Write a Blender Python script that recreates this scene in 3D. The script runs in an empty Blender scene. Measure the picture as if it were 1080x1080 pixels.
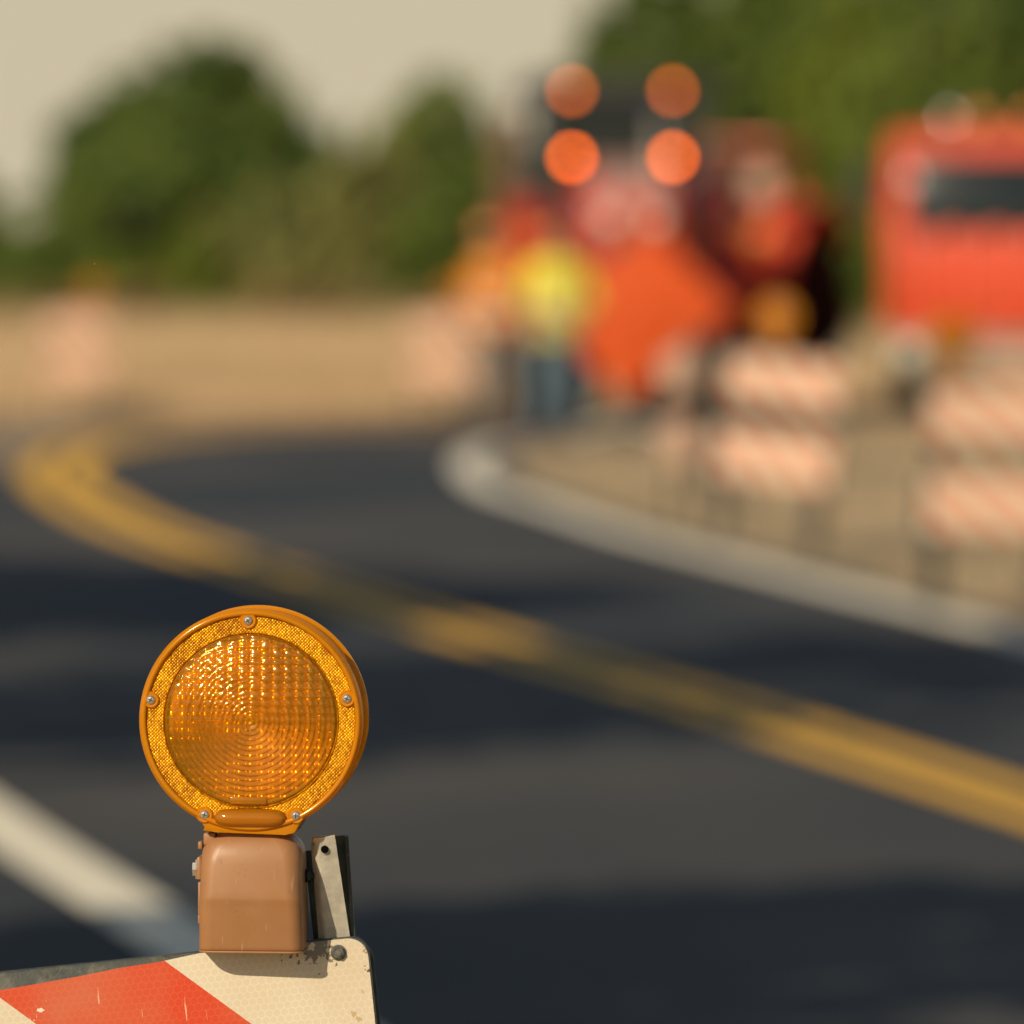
import bpy, bmesh, math, random
import numpy as np
from mathutils import Vector, Matrix, Euler
random.seed(7)
S = bpy.context.scene
COL = S.collection
PI = math.pi
F = 9000.0            # focal length in photo pixels (200 mm, 24 mm frame, 1080 px)
HOR = 258.0           # horizon row
EYE = 1.6
PITCH = math.atan((540 - HOR) / F)
CAMROT = Euler((PI / 2 - PITCH, 0, 0)).to_matrix()

def at(px, py, Y):
    d = CAMROT @ Vector(((px - 540) / F, -(py - 540) / F, -1))
    return Vector((0, 0, EYE)) + d * (Y / d.y)
def gr(px, py):
    d = CAMROT @ Vector(((px - 540) / F, -(py - 540) / F, -1))
    p = Vector((0, 0, EYE)) + d * (EYE / -d.z)
    return (p.x, p.y)

# ------------------------------------------------------------------ materials
def new_mat(name):
    m = bpy.data.materials.new(name); m.use_nodes = True
    nt = m.node_tree
    return m, nt, nt.nodes, nt.links, nt.nodes['Principled BSDF']
def mat(name, col, rough=.6, metal=0, var=.12, scale=8, bump=0, coat=0, spec=.5, dirt=None, dirt_amt=.35, bscale=None):
    m, nt, N, L, b = new_mat(name)
    b.inputs['Roughness'].default_value = rough
    b.inputs['Metallic'].default_value = metal
    b.inputs['Specular IOR Level'].default_value = spec
    if coat:
        b.inputs['Coat Weight'].default_value = coat; b.inputs['Coat Roughness'].default_value = .1
    tc = N.new('ShaderNodeTexCoord')
    nz = N.new('ShaderNodeTexNoise'); nz.inputs['Scale'].default_value = scale; nz.inputs['Detail'].default_value = 6
    L.new(tc.outputs['Object'], nz.inputs['Vector'])
    rp = N.new('ShaderNodeValToRGB')
    c1 = [max(0, c * (1 - var)) for c in col]; c2 = [min(1, c * (1 + var)) for c in col]
    rp.color_ramp.elements[0].position = .3; rp.color_ramp.elements[1].position = .7
    rp.color_ramp.elements[0].color = (*c1, 1); rp.color_ramp.elements[1].color = (*c2, 1)
    L.new(nz.outputs['Fac'], rp.inputs['Fac'])
    out = rp.outputs['Color']
    if dirt:
        n2 = N.new('ShaderNodeTexNoise'); n2.inputs['Scale'].default_value = scale * .6; n2.inputs['Detail'].default_value = 8
        n2.inputs['Roughness'].default_value = .7
        L.new(tc.outputs['Object'], n2.inputs['Vector'])
        mr = N.new('ShaderNodeMapRange'); mr.inputs[1].default_value = .5; mr.inputs[2].default_value = .72
        mr.inputs[4].default_value = dirt_amt
        L.new(n2.outputs['Fac'], mr.inputs[0])
        mx = N.new('ShaderNodeMix'); mx.data_type = 'RGBA'
        L.new(mr.outputs[0], mx.inputs[0]); L.new(out, mx.inputs[6]); mx.inputs[7].default_value = (*dirt, 1)
        out = mx.outputs[2]
    L.new(out, b.inputs['Base Color'])
    if bump:
        n3 = N.new('ShaderNodeTexNoise'); n3.inputs['Scale'].default_value = bscale or scale * 6; n3.inputs['Detail'].default_value = 4
        L.new(tc.outputs['Object'], n3.inputs['Vector'])
        bp = N.new('ShaderNodeBump'); bp.inputs['Strength'].default_value = bump; bp.inputs['Distance'].default_value = .002
        L.new(n3.outputs['Fac'], bp.inputs['Height']); L.new(bp.outputs['Normal'], b.inputs['Normal'])
    return m

M = {}
M['tan_plastic'] = mat('tan plastic', (.325, .155, .062), .42, var=.06, scale=25, bump=.06, bscale=900, spec=.45, dirt=(.27, .12, .055), dirt_amt=.3)
M['galv'] = mat('galvanised steel', (.80, .75, .62), .55, .0, var=.12, scale=90, bump=.2, bscale=500, dirt=(.36, .32, .26), dirt_amt=.4)
M['dark_steel'] = mat('dark weathered steel', (.035, .045, .042), .5, .4, var=.3, scale=50, bump=.3, bscale=300, dirt=(.2, .19, .15), dirt_amt=.35)
M['void'] = mat('dark bore', (.004, .004, .004), 1, spec=0)  # black stands in for the shade inside the bracket hole
M['old_bolt'] = mat('old zinc bolt', (.16, .16, .14), .4, .7, var=.4, scale=200)
M['rubber_cap'] = mat('dark grey board edge', (.045, .052, .045), .65, var=.35, scale=90, bump=.3, bscale=500, dirt=(.2, .18, .13), dirt_amt=.6)
M['screw'] = mat('screw steel', (.72, .68, .6), .28, .9, var=.1, scale=300)
M['rust'] = mat('brassy zinc', (.45, .26, .08), .4, .8, var=.4, scale=90)
M['red'] = mat('red machine paint', (.44, .030, .012), .4, var=.1, scale=3, coat=.15, dirt=(.2, .12, .07), dirt_amt=.3)
M['bright_red'] = mat('bright red truck paint', (.66, .072, .022), .4, var=.08, scale=3, coat=.15, dirt=(.4, .2, .12), dirt_amt=.25)
M['glass'] = mat('dark cab glass', (.012, .018, .018), .15, var=.1, spec=.5)
M['tyre'] = mat('tyre rubber', (.012, .012, .014), .9, var=.3, scale=6, dirt=(.05, .04, .03), dirt_amt=.3, spec=.15)
M['black'] = mat('black trim', (.02, .022, .022), .6, var=.2)
M['grey'] = mat('grey bumper paint', (.15, .145, .11), .5, var=.15, scale=4, dirt=(.2, .15, .1))
M['chrome'] = mat('bright trim', (.75, .72, .66), .22, .9, var=.05)
M['pale'] = mat('pale cream paint and glint', (.62, .36, .28), .35, var=.08, coat=.5)  # plate paint; on the tractors it imitates sun highlights
M['yellow_rim'] = mat('dirty yellow rim', (.45, .25, .03), .5, var=.15)
M['headlamp'] = mat('headlamp glass', (.8, .75, .62), .12, var=.05, coat=1)
M['amber_plastic'] = mat('amber beacon plastic', (.7, .25, .01), .25, var=.1, coat=.6)
M['wood'] = mat('brown timber pole', (.14, .075, .035), .85, var=.35, scale=5, bump=.6, bscale=30)
M['bark'] = mat('tree bark', (.09, .065, .04), .9, var=.35, scale=4, bump=.8, bscale=20)
M['skin'] = mat('skin', (.42, .22, .14), .55, var=.05)
M['hair'] = mat('dark hair', (.03, .018, .01), .7, var=.3, scale=40)
M['vest_yellow'] = mat('lime yellow vest cloth', (.70, .62, .05), .8, var=.06, scale=12)
M['vest_orange'] = mat('orange shirt cloth', (.68, .23, .02), .8, var=.08, scale=12)
M['denim'] = mat('blue denim', (.085, .13, .17), .9, var=.25, scale=20)
M['grey_trousers'] = mat('grey trousers cloth', (.16, .15, .13), .9, var=.2, scale=20)
M['boot'] = mat('brown boots', (.05, .03, .018), .7)
M['tape'] = mat('silver reflective tape', (.62, .6, .52), .35, .3, var=.05)
M['sign_orange'] = mat('fluorescent orange fabric', (1.0, .15, .022), .65, var=.05, scale=2)
M['hat_red'] = mat('dark red hard hat', (.2, .03, .02), .35, coat=.5)
M['hat_orange'] = mat('orange hard hat', (.55, .2, .03), .35, coat=.5)
M['concrete'] = mat('pale kerb concrete', (.50, .44, .34), .85, var=.2, scale=3, bump=.5, bscale=40, dirt=(.22, .19, .15), dirt_amt=.4)
M['sand'] = mat('sand over asphalt', (.26, .19, .115), .95, var=.25, scale=1.5)
M['bright_paint'] = mat('white edge paint', (.88, .80, .62), .7, var=.08, scale=6)
M['white_paint'] = mat('worn white road paint', (.80, .74, .60), .7, var=.1, scale=6, dirt=(.2, .19, .17), dirt_amt=.4)
M['yellow_paint'] = mat('yellow road paint', (.95, .50, .035), .7, var=.1, scale=6, dirt=(.3, .2, .06), dirt_amt=.25)

def add_scuffs(m, amt=.35):
    nt = m.node_tree; N, L = nt.nodes, nt.links; b = N['Principled BSDF']
    src = b.inputs['Base Color'].links[0].from_socket
    tc = N.new('ShaderNodeTexCoord'); acc = src
    for rot, sc, thr, col in (((0, .4, 0), (9, 2, .5), .70, (.55, .36, .22)), ((0, -1.1, 0), (8, 2, .4), .72, (.18, .09, .045)), ((0, 0, 0), (4, 4, 4), .70, (.16, .09, .05))):
        mp = N.new('ShaderNodeMapping'); mp.inputs['Rotation'].default_value = rot; mp.inputs['Scale'].default_value = sc
        n = N.new('ShaderNodeTexNoise'); n.inputs['Scale'].default_value = 55; n.inputs['Detail'].default_value = 2
        L.new(tc.outputs['Object'], mp.inputs[0]); L.new(mp.outputs[0], n.inputs['Vector'])
        k = N.new('ShaderNodeMapRange'); k.inputs[1].default_value = thr; k.inputs[2].default_value = thr + .03; k.inputs[4].default_value = amt
        L.new(n.outputs['Fac'], k.inputs[0])
        mx = N.new('ShaderNodeMix'); mx.data_type = 'RGBA'; L.new(k.outputs[0], mx.inputs[0]); L.new(acc, mx.inputs[6]); mx.inputs[7].default_value = (*col, 1); acc = mx.outputs[2]
    L.new(acc, b.inputs['Base Color'])
    n = N.new('ShaderNodeTexNoise'); n.inputs['Scale'].default_value = 40; n.inputs['Detail'].default_value = 6; L.new(tc.outputs['Object'], n.inputs['Vector'])
    k = N.new('ShaderNodeMapRange'); k.inputs[1].default_value = .3; k.inputs[2].default_value = .7; k.inputs[3].default_value = .30; k.inputs[4].default_value = .58
    L.new(n.outputs['Fac'], k.inputs[0]); L.new(k.outputs[0], b.inputs['Roughness'])
add_scuffs(M['tan_plastic'])
def emit_mat(name, col, s):
    m, nt, N, L, b = new_mat(name)
    b.inputs['Base Color'].default_value = (*[c * .5 for c in col], 1)
    b.inputs['Emission Color'].default_value = (*col, 1); b.inputs['Emission Strength'].default_value = s
    # slight variation over the lens so that the lamp is not perfectly flat
    return m
M['lamp_hi'] = emit_mat('lit amber lamp', (1, .135, .001), 22)
M['lamp_lo'] = emit_mat('dimmer lit amber lamp', (1, .17, .008), 9)

def asphalt():
    m, nt, N, L, b = new_mat('asphalt')
    tc = N.new('ShaderNodeTexCoord')
    n1 = N.new('ShaderNodeTexNoise'); n1.inputs['Scale'].default_value = .30; n1.inputs['Detail'].default_value = 5
    n2 = N.new('ShaderNodeTexNoise'); n2.inputs['Scale'].default_value = 90; n2.inputs['Detail'].default_value = 3
    mp = N.new('ShaderNodeMapping'); mp.inputs['Scale'].default_value = (1, .5, 1)
    L.new(tc.outputs['Object'], mp.inputs['Vector']); L.new(mp.outputs[0], n1.inputs['Vector']); L.new(tc.outputs['Object'], n2.inputs['Vector'])
    r1 = N.new('ShaderNodeValToRGB'); r1.color_ramp.elements[0].color = (.026, .034, .044, 1); r1.color_ramp.elements[1].color = (.092, .084, .076, 1)  # cool dark to warm pale patches: shade and sunlight put into the colour
    r1.color_ramp.elements[0].position = .35; r1.color_ramp.elements[1].position = .65
    L.new(n1.outputs['Fac'], r1.inputs[0])
    mx = N.new('ShaderNodeMix'); mx.data_type = 'RGBA'; mx.blend_type = 'OVERLAY'; mx.inputs[0].default_value = .6
    L.new(r1.outputs[0], mx.inputs[6]); L.new(n2.outputs['Fac'], mx.inputs[7])
    L.new(mx.outputs[2], b.inputs['Base Color'])
    b.inputs['Roughness'].default_value = .85; b.inputs['Specular IOR Level'].default_value = .25
    bp = N.new('ShaderNodeBump'); bp.inputs['Strength'].default_value = .6; bp.inputs['Distance'].default_value = .006
    L.new(n2.outputs['Fac'], bp.inputs['Height']); L.new(bp.outputs[0], b.inputs['Normal'])
    return m
M['asphalt'] = asphalt()

def soil():
    m, nt, N, L, b = new_mat('dry soil and straw')
    tc = N.new('ShaderNodeTexCoord')
    n1 = N.new('ShaderNodeTexNoise'); n1.inputs['Scale'].default_value = .28; n1.inputs['Detail'].default_value = 8; n1.inputs['Roughness'].default_value = .65
    n2 = N.new('ShaderNodeTexNoise'); n2.inputs['Scale'].default_value = 9; n2.inputs['Detail'].default_value = 8
    v = N.new('ShaderNodeTexVoronoi'); v.inputs['Scale'].default_value = 14
    for n in (n1, n2, v): L.new(tc.outputs['Object'], n.inputs['Vector'])
    r1 = N.new('ShaderNodeValToRGB')
    e = r1.color_ramp.elements
    e[0].position = .34; e[0].color = (.30, .225, .13, 1); e[1].position = .66; e[1].color = (.56, .42, .25, 1)
    L.new(n1.outputs['Fac'], r1.inputs[0])
    mx = N.new('ShaderNodeMix'); mx.data_type = 'RGBA'; mx.blend_type = 'OVERLAY'; mx.inputs[0].default_value = .7
    L.new(r1.outputs[0], mx.inputs[6]); L.new(n2.outputs['Fac'], mx.inputs[7])
    L.new(mx.outputs[2], b.inputs['Base Color'])
    b.inputs['Roughness'].default_value = .95; b.inputs['Specular IOR Level'].default_value = .1
    bp = N.new('ShaderNodeBump'); bp.inputs['Strength'].default_value = .8; bp.inputs['Distance'].default_value = .04
    L.new(v.outputs['Distance'], bp.inputs['Height']); L.new(bp.outputs[0], b.inputs['Normal'])
    return m
M['soil'] = soil()

def leafmat(name, dark, light, trans=.42, scale=.5):
    m, nt, N, L, b = new_mat(name)
    tc = N.new('ShaderNodeTexCoord'); nz = N.new('ShaderNodeTexNoise'); nz.inputs['Scale'].default_value = scale; nz.inputs['Detail'].default_value = 3
    geo = N.new('ShaderNodeNewGeometry')
    L.new(tc.outputs['Object'], nz.inputs['Vector'])
    ad = N.new('ShaderNodeMath'); ad.operation = 'MULTIPLY_ADD'; ad.inputs[1].default_value = .35
    L.new(geo.outputs['Random Per Island'], ad.inputs[0]); L.new(nz.outputs['Fac'], ad.inputs[2])
    rp = N.new('ShaderNodeValToRGB'); rp.color_ramp.elements[0].position = .45; rp.color_ramp.elements[1].position = .85
    rp.color_ramp.elements[0].color = (*dark, 1); rp.color_ramp.elements[1].color = (*light, 1)
    L.new(ad.outputs[0], rp.inputs[0])
    b.inputs['Roughness'].default_value = .6; b.inputs['Specular IOR Level'].default_value = .25
    L.new(rp.outputs[0], b.inputs['Base Color'])
    t = N.new('ShaderNodeBsdfTranslucent'); L.new(rp.outputs[0], t.inputs['Color'])
    mx = N.new('ShaderNodeMixShader'); mx.inputs[0].default_value = trans
    L.new(b.outputs[0], mx.inputs[1]); L.new(t.outputs[0], mx.inputs[2]); L.new(mx.outputs[0], N['Material Output'].inputs['Surface'])
    return m
M['leaf_dark'] = leafmat('dark green leaves', (.055, .11, .028), (.21, .27, .055))
M['leaf_mid'] = leafmat('mid green leaves', (.085, .145, .03), (.26, .32, .06))
M['leaf_bright'] = leafmat('yellow green leaves', (.11, .16, .022), (.28, .34, .05))
M['leaf_olive'] = leafmat('olive leaves', (.20, .21, .065), (.44, .42, .14))
M['leaf_brown'] = leafmat('dry brown leaves', (.20, .15, .055), (.40, .30, .11))
M['straw'] = leafmat('dry straw grass', (.44, .31, .165), (.78, .57, .34), .3, .2)

# amber lens: a tinted clear shell over a ribbed inner lens
def amber_shell(name, fac, tint=(1, .80, .10), body=(.92, .50, .004), rough=.12, refl=1.0):
    m, nt, N, L, b = new_mat(name)
    N.remove(b)
    df = N.new('ShaderNodeBsdfDiffuse'); df.inputs[0].default_value = (*body, 1)
    tl = N.new('ShaderNodeBsdfTranslucent'); tl.inputs[0].default_value = (*body, 1)
    m0 = N.new('ShaderNodeMixShader'); m0.inputs[0].default_value = .35
    L.new(df.outputs[0], m0.inputs[1]); L.new(tl.outputs[0], m0.inputs[2])
    tr = N.new('ShaderNodeBsdfTransparent'); tr.inputs[0].default_value = (*tint, 1)
    mx = N.new('ShaderNodeMixShader'); mx.inputs[0].default_value = fac
    L.new(tr.outputs[0], mx.inputs[1]); L.new(m0.outputs[0], mx.inputs[2])
    gl = N.new('ShaderNodeBsdfGlossy'); gl.inputs['Roughness'].default_value = rough; gl.inputs[0].default_value = (1, .80, .48, 1)
    fr = N.new('ShaderNodeFresnel'); fr.inputs[0].default_value = 1.58
    mu = N.new('ShaderNodeMath'); mu.operation = 'MULTIPLY'; mu.inputs[1].default_value = refl; mu.use_clamp = True; L.new(fr.outputs[0], mu.inputs[0])
    m2 = N.new('ShaderNodeMixShader'); L.new(mu.outputs[0], m2.inputs[0]); L.new(mx.outputs[0], m2.inputs[1]); L.new(gl.outputs[0], m2.inputs[2])
    L.new(m2.outputs[0], N['Material Output'].inputs['Surface'])
    return m
M['shell'] = amber_shell('clear amber lens plastic', .17, rough=.11, refl=1.15)
M['rim'] = amber_shell('amber rim plastic', .68, body=(.98, .36, .004), rough=.15)
M['bar'] = amber_shell('amber glossy bar', .6, body=(.60, .24, .004), rough=.06, refl=1.6)
def inner_lens():
    m, nt, N, L, b = new_mat('amber inner prism lens')
    tc = N.new('ShaderNodeTexCoord'); nz = N.new('ShaderNodeTexNoise'); nz.inputs['Scale'].default_value = 55; nz.inputs['Detail'].default_value = 5
    L.new(tc.outputs['Object'], nz.inputs['Vector'])
    rp = N.new('ShaderNodeValToRGB'); e = rp.color_ramp.elements
    e[0].position = .35; e[0].color = (.55, .26, .003, 1); e[1].position = .62; e[1].color = (1, .68, .04, 1)
    L.new(nz.outputs['Fac'], rp.inputs[0]); L.new(rp.outputs[0], b.inputs['Base Color'])
    b.inputs['Roughness'].default_value = .14; b.inputs['Specular IOR Level'].default_value = 1.0
    b.inputs['Coat Weight'].default_value = 1; b.inputs['Coat Roughness'].default_value = .10
    b.inputs['Metallic'].default_value = .5
    return m
M['inner'] = inner_lens()
def retro():
    m, nt, N, L, b = new_mat('amber honeycomb reflector')
    tc = N.new('ShaderNodeTexCoord')
    v = N.new('ShaderNodeTexVoronoi'); v.inputs['Scale'].default_value = 500; v.inputs['Randomness'].default_value = .2
    sx = N.new('ShaderNodeVectorMath'); sx.operation = 'MULTIPLY'; sx.inputs[1].default_value = (1, 0, 1)
    mpp = N.new('ShaderNodeMapping'); mpp.inputs['Rotation'].default_value = (0, PI / 4, 0)
    L.new(tc.outputs['Object'], sx.inputs[0]); L.new(sx.outputs[0], mpp.inputs[0]); L.new(mpp.outputs[0], v.inputs['Vector'])
    nz = N.new('ShaderNodeTexNoise'); nz.inputs['Scale'].default_value = 45; nz.inputs['Detail'].default_value = 3
    L.new(tc.outputs['Object'], nz.inputs['Vector'])
    sp = N.new('ShaderNodeSeparateColor'); L.new(v.outputs['Color'], sp.inputs[0])
    r = N.new('ShaderNodeValToRGB'); e = r.color_ramp.elements
    e[0].position = .15; e[0].color = (.27, .09, .002, 1); e[1].position = .9; e[1].color = (.66, .29, .005, 1)
    mm = N.new('ShaderNodeMath'); mm.operation = 'MULTIPLY_ADD'; mm.inputs[1].default_value = .75; 
    L.new(sp.outputs[0], mm.inputs[0])
    m2 = N.new('ShaderNodeMath'); m2.operation = 'MULTIPLY_ADD'; m2.inputs[1].default_value = 1.4; m2.inputs[2].default_value = -.5
    L.new(nz.outputs['Fac'], m2.inputs[0]); L.new(m2.outputs[0], mm.inputs[2])
    L.new(mm.outputs[0], r.inputs[0])
    L.new(r.outputs[0], b.inputs['Base Color'])
    # every prism leans its own way: perturb the normal with the cell colour
    bp = N.new('ShaderNodeBump'); bp.inputs['Strength'].default_value = 1; bp.inputs['Distance'].default_value = .0006; bp.invert = True
    L.new(v.outputs['Distance'], bp.inputs['Height']); L.new(bp.outputs[0], b.inputs['Normal'])
    b.inputs['Roughness'].default_value = .3; b.inputs['Metallic'].default_value = .3; b.inputs['Specular IOR Level'].default_value = .5; b.inputs['Specular Tint'].default_value = (1, .6, .2, 1)
    return m
M['retro'] = retro()

# reflective barricade sheeting: slanting orange and white bands, honeycomb cells, chips and scuffs
def sheeting(name='striped reflective sheeting', PER=.236, W0=(.64, .56, .42), O0=(.58, .058, .018), W1=(.76, .70, .56), O1=(.70, .10, .035)):
    m, nt, N, L, b = new_mat(name)
    tc = N.new('ShaderNodeTexCoord')
    sp = N.new('ShaderNodeSeparateXYZ'); L.new(tc.outputs['Object'], sp.inputs[0])
    def math_(op, a, b_=None, c=None):
        n = N.new('ShaderNodeMath'); n.operation = op
        for i, x in enumerate((a, b_, c)):
            if x is None: continue
            if isinstance(x, (int, float)): n.inputs[i].default_value = x
            else: L.new(x, n.inputs[i])
        return n.outputs[0]
    q = math_('ADD', math_('MULTIPLY', sp.outputs[0], .669), math_('MULTIPLY', sp.outputs[2], .743))
    q = math_('DIVIDE', math_('ADD', q, STRIPE_OFF), PER)
    fr = math_('FRACT', q)
    stripe = math_('LESS_THAN', fr, .46)
    # honeycomb: max of three axes distances around a hex lattice (cell about 6 mm)
    s = 1 / .0066
    def hexd(offx, offy):
        x = math_('ADD', math_('MULTIPLY', sp.outputs[0], s), offx)
        z = math_('ADD', math_('MULTIPLY', sp.outputs[2], s / 1.7320508), offy)
        fx = math_('SUBTRACT', math_('FRACT', x), .5)
        fz = math_('MULTIPLY', math_('SUBTRACT', math_('FRACT', z), .5), 1.7320508)
        ax, az = math_('ABSOLUTE', fx), math_('ABSOLUTE', fz)
        h = math_('MAXIMUM', ax, math_('ADD', math_('MULTIPLY', ax, .5), math_('MULTIPLY', az, .8660254)))
        return h
    h = math_('MINIMUM', hexd(1000, 1000), hexd(1000.5, 1000.5))
    line = N.new('ShaderNodeMapRange'); line.inputs[1].default_value = .40; line.inputs[2].default_value = .49
    L.new(h, line.inputs[0])
    def rgb(a, b_, f):
        x = N.new('ShaderNodeMix'); x.data_type = 'RGBA'
        if isinstance(f, (int, float)): x.inputs[0].default_value = f
        else: L.new(f, x.inputs[0])
        for i, v in ((6, a), (7, b_)):
            if isinstance(v, tuple): x.inputs[i].default_value = (*v, 1)
            else: L.new(v, x.inputs[i])
        return x.outputs[2]
    base = rgb(W0, O0, stripe)
    cell = rgb(W1, O1, stripe)
    c = rgb(base, cell, math_('MULTIPLY', line.outputs[0], .6))
    # broad discolouration
    n1 = N.new('ShaderNodeTexNoise'); n1.inputs['Scale'].default_value = 9; n1.inputs['Detail'].default_value = 6; L.new(tc.outputs['Object'], n1.inputs['Vector'])
    f1 = N.new('ShaderNodeMapRange'); f1.inputs[1].default_value = .45; f1.inputs[2].default_value = .75; f1.inputs[4].default_value = .28
    L.new(n1.outputs['Fac'], f1.inputs[0])
    c = rgb(c, (.45, .31, .17), f1.outputs[0])
    # chips: worn off sheeting near the bracket, one spot by the left stripe, one stain
    def spot(x, z, r, thr, sc):
        d = N.new('ShaderNodeVectorMath'); d.operation = 'DISTANCE'
        cz = N.new('ShaderNodeCombineXYZ'); L.new(sp.outputs[0], cz.inputs[0]); L.new(sp.outputs[2], cz.inputs[2])
        L.new(cz.outputs[0], d.inputs[0]); d.inputs[1].default_value = (x, 0, z)
        n = N.new('ShaderNodeTexNoise'); n.inputs['Scale'].default_value = sc; n.inputs['Detail'].default_value = 5
        L.new(tc.outputs['Object'], n.inputs['Vector'])
        k = math_('SUBTRACT', n.outputs['Fac'], math_('MULTIPLY', math_('DIVIDE', d.outputs['Value'], r), .22))
        return math_('GREATER_THAN', k, thr)
    zt = HH - .001
    for (x, z, r, thr, sc, colr) in ((.262, zt - .004, .020, .42, 160, (.17, .155, .12)),
                                     (.238, zt - .006, .016, .44, 190, (.12, .115, .09)),
                                     (.288, zt - .066, .012, .45, 130, (.48, .36, .20)),
                                     (.012, zt - .050, .010, .44, 200, (.80, .73, .58)),
                                     (.020, zt - .034, .008, .48, 260, (.75, .66, .52)),
                                     (.180, zt - .006, .006, .46, 200, (.7, .6, .45)), (.305, zt - .030, .007, .44, 300, (.12, .10, .07)), (.304, zt - .012, .006, .45, 350, (.3, .25, .18)), (.305, zt - .085, .006, .45, 300, (.14, .12, .09)), (.298, zt - .050, .008, .46, 260, (.5, .42, .3))):
        c = rgb(c, colr, spot(x, z, r, thr, sc))
    # fine specks and scratches
    n4 = N.new('ShaderNodeTexNoise'); n4.inputs['Scale'].default_value = 60; n4.inputs['Detail'].default_value = 2
    mp = N.new('ShaderNodeMapping'); mp.inputs['Scale'].default_value = (6, 1, .35); mp.inputs['Rotation'].default_value = (0, .5, 0)
    L.new(tc.outputs['Object'], mp.inputs[0]); L.new(mp.outputs[0], n4.inputs['Vector'])
    c = rgb(c, (.85, .62, .45), math_('MULTIPLY', math_('GREATER_THAN', n4.outputs['Fac'], .735), .55))
    L.new(c, b.inputs['Base Color'])
    b.inputs['Roughness'].default_value = .32; b.inputs['Coat Weight'].default_value = .25; b.inputs['Coat Roughness'].default_value = .2
    bp = N.new('ShaderNodeBump'); bp.inputs['Strength'].default_value = .10; bp.inputs['Distance'].default_value = .0005
    L.new(line.outputs[0], bp.inputs['Height']); L.new(bp.outputs[0], b.inputs['Normal'])
    return m

# ------------------------------------------------------------------ mesh helpers
def obj(name, bm, m, parent=None, smooth=.6, loc=None, rot=None):
    me = bpy.data.meshes.new(name)
    if isinstance(bm, bmesh.types.BMesh):
        bmesh.ops.recalc_face_normals(bm, faces=bm.faces); bm.to_mesh(me); bm.free()
    else: me = bm
    ms = m if isinstance(m, (list, tuple)) else [m]
    for x in ms: me.materials.append(x)
    if smooth is not None:
        me.shade_smooth(); me.set_sharp_from_angle(angle=smooth)
    o = bpy.data.objects.new(name, me); COL.objects.link(o)
    if parent: o.parent = parent
    if loc is not None: o.location = loc
    if rot is not None: o.rotation_euler = rot
    return o
def thing(name, label, cat, loc=(0, 0, 0), rot=(0, 0, 0), group=None):
    o = bpy.data.objects.new(name, None); COL.objects.link(o)
    o.location = loc; o.rotation_euler = rot; o['label'] = label; o['category'] = cat
    if group: o['group'] = group
    return o
def tag(o, label, cat, group=None):
    o['label'] = label; o['category'] = cat
    if group: o['group'] = group
    return o
def struct(o, kind='structure'): o['kind'] = kind; return o
def dup(o, parent=None, label=None):
    c = o.copy(); COL.objects.link(c)
    if parent is not None: c.parent = parent; c.matrix_parent_inverse = o.matrix_parent_inverse.copy()
    if label: c['label'] = label
    for ch in list(o.children): dup(ch, c)
    return c
def nb(): return bmesh.new()
def box(bm, x0, x1, y0, y1, z0, z1, bev=0, mtx=None, seg=2):
    r = bmesh.ops.create_cube(bm, size=1)
    vs = r['verts']
    bmesh.ops.scale(bm, verts=vs, vec=(x1 - x0, y1 - y0, z1 - z0))
    bmesh.ops.translate(bm, verts=vs, vec=((x0 + x1) / 2, (y0 + y1) / 2, (z0 + z1) / 2))
    if bev:
        es = list({e for v in vs for e in v.link_edges})
        rr = bmesh.ops.bevel(bm, geom=es, offset=bev, segments=seg, affect='EDGES', profile=.5)
        vs = list({v for f in rr['faces'] for v in f.verts} | {v for v in vs if v.is_valid})
    if mtx is not None: bmesh.ops.transform(bm, matrix=mtx, verts=[v for v in vs if v.is_valid])
    return bm
def cyl(bm, p0, p1, r0, r1=None, n=20, caps=True):
    p0, p1 = Vector(p0), Vector(p1); d = p1 - p0
    r1 = r0 if r1 is None else r1
    q = d.to_track_quat('Z', 'Y').to_matrix().to_4x4()
    bmesh.ops.create_cone(bm, cap_ends=caps, segments=n, radius1=r0, radius2=r1, depth=d.length, matrix=Matrix.Translation((p0 + p1) / 2) @ q)
    return bm
def sph(bm, c, r, sc=(1, 1, 1), u=18, v=12):
    bmesh.ops.create_uvsphere(bm, u_segments=u, v_segments=v, radius=r, matrix=Matrix.Translation(c) @ Matrix.Diagonal((*sc, 1)))
    return bm
def loft(bm, rings, closed=True, capa=True, capb=True):
    vs = [[bm.verts.new(p) for p in r] for r in rings]
    n = len(vs[0])
    for a, b in zip(vs, vs[1:]):
        for i in range(n if closed else n - 1):
            j = (i + 1) % n
            bm.faces.new((a[i], a[j], b[j], b[i]))
    if capa: bm.faces.new(vs[0][::-1])
    if capb: bm.faces.new(vs[-1])
    return bm
def lathe(bm, prof, n=40, mtx=None, axis='Z'):
    rings = []
    for r, h in prof:
        ring = []
        for i in range(n):
            a = 2 * PI * i / n
            p = Vector((r * math.cos(a), r * math.sin(a), h)) if axis == 'Z' else (Vector((h, r * math.cos(a), r * math.sin(a))) if axis == 'X' else Vector((r * math.cos(a), h, r * math.sin(a))))
            ring.append(mtx @ p if mtx else p)
        rings.append(ring)
    return loft(bm, rings)
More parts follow.
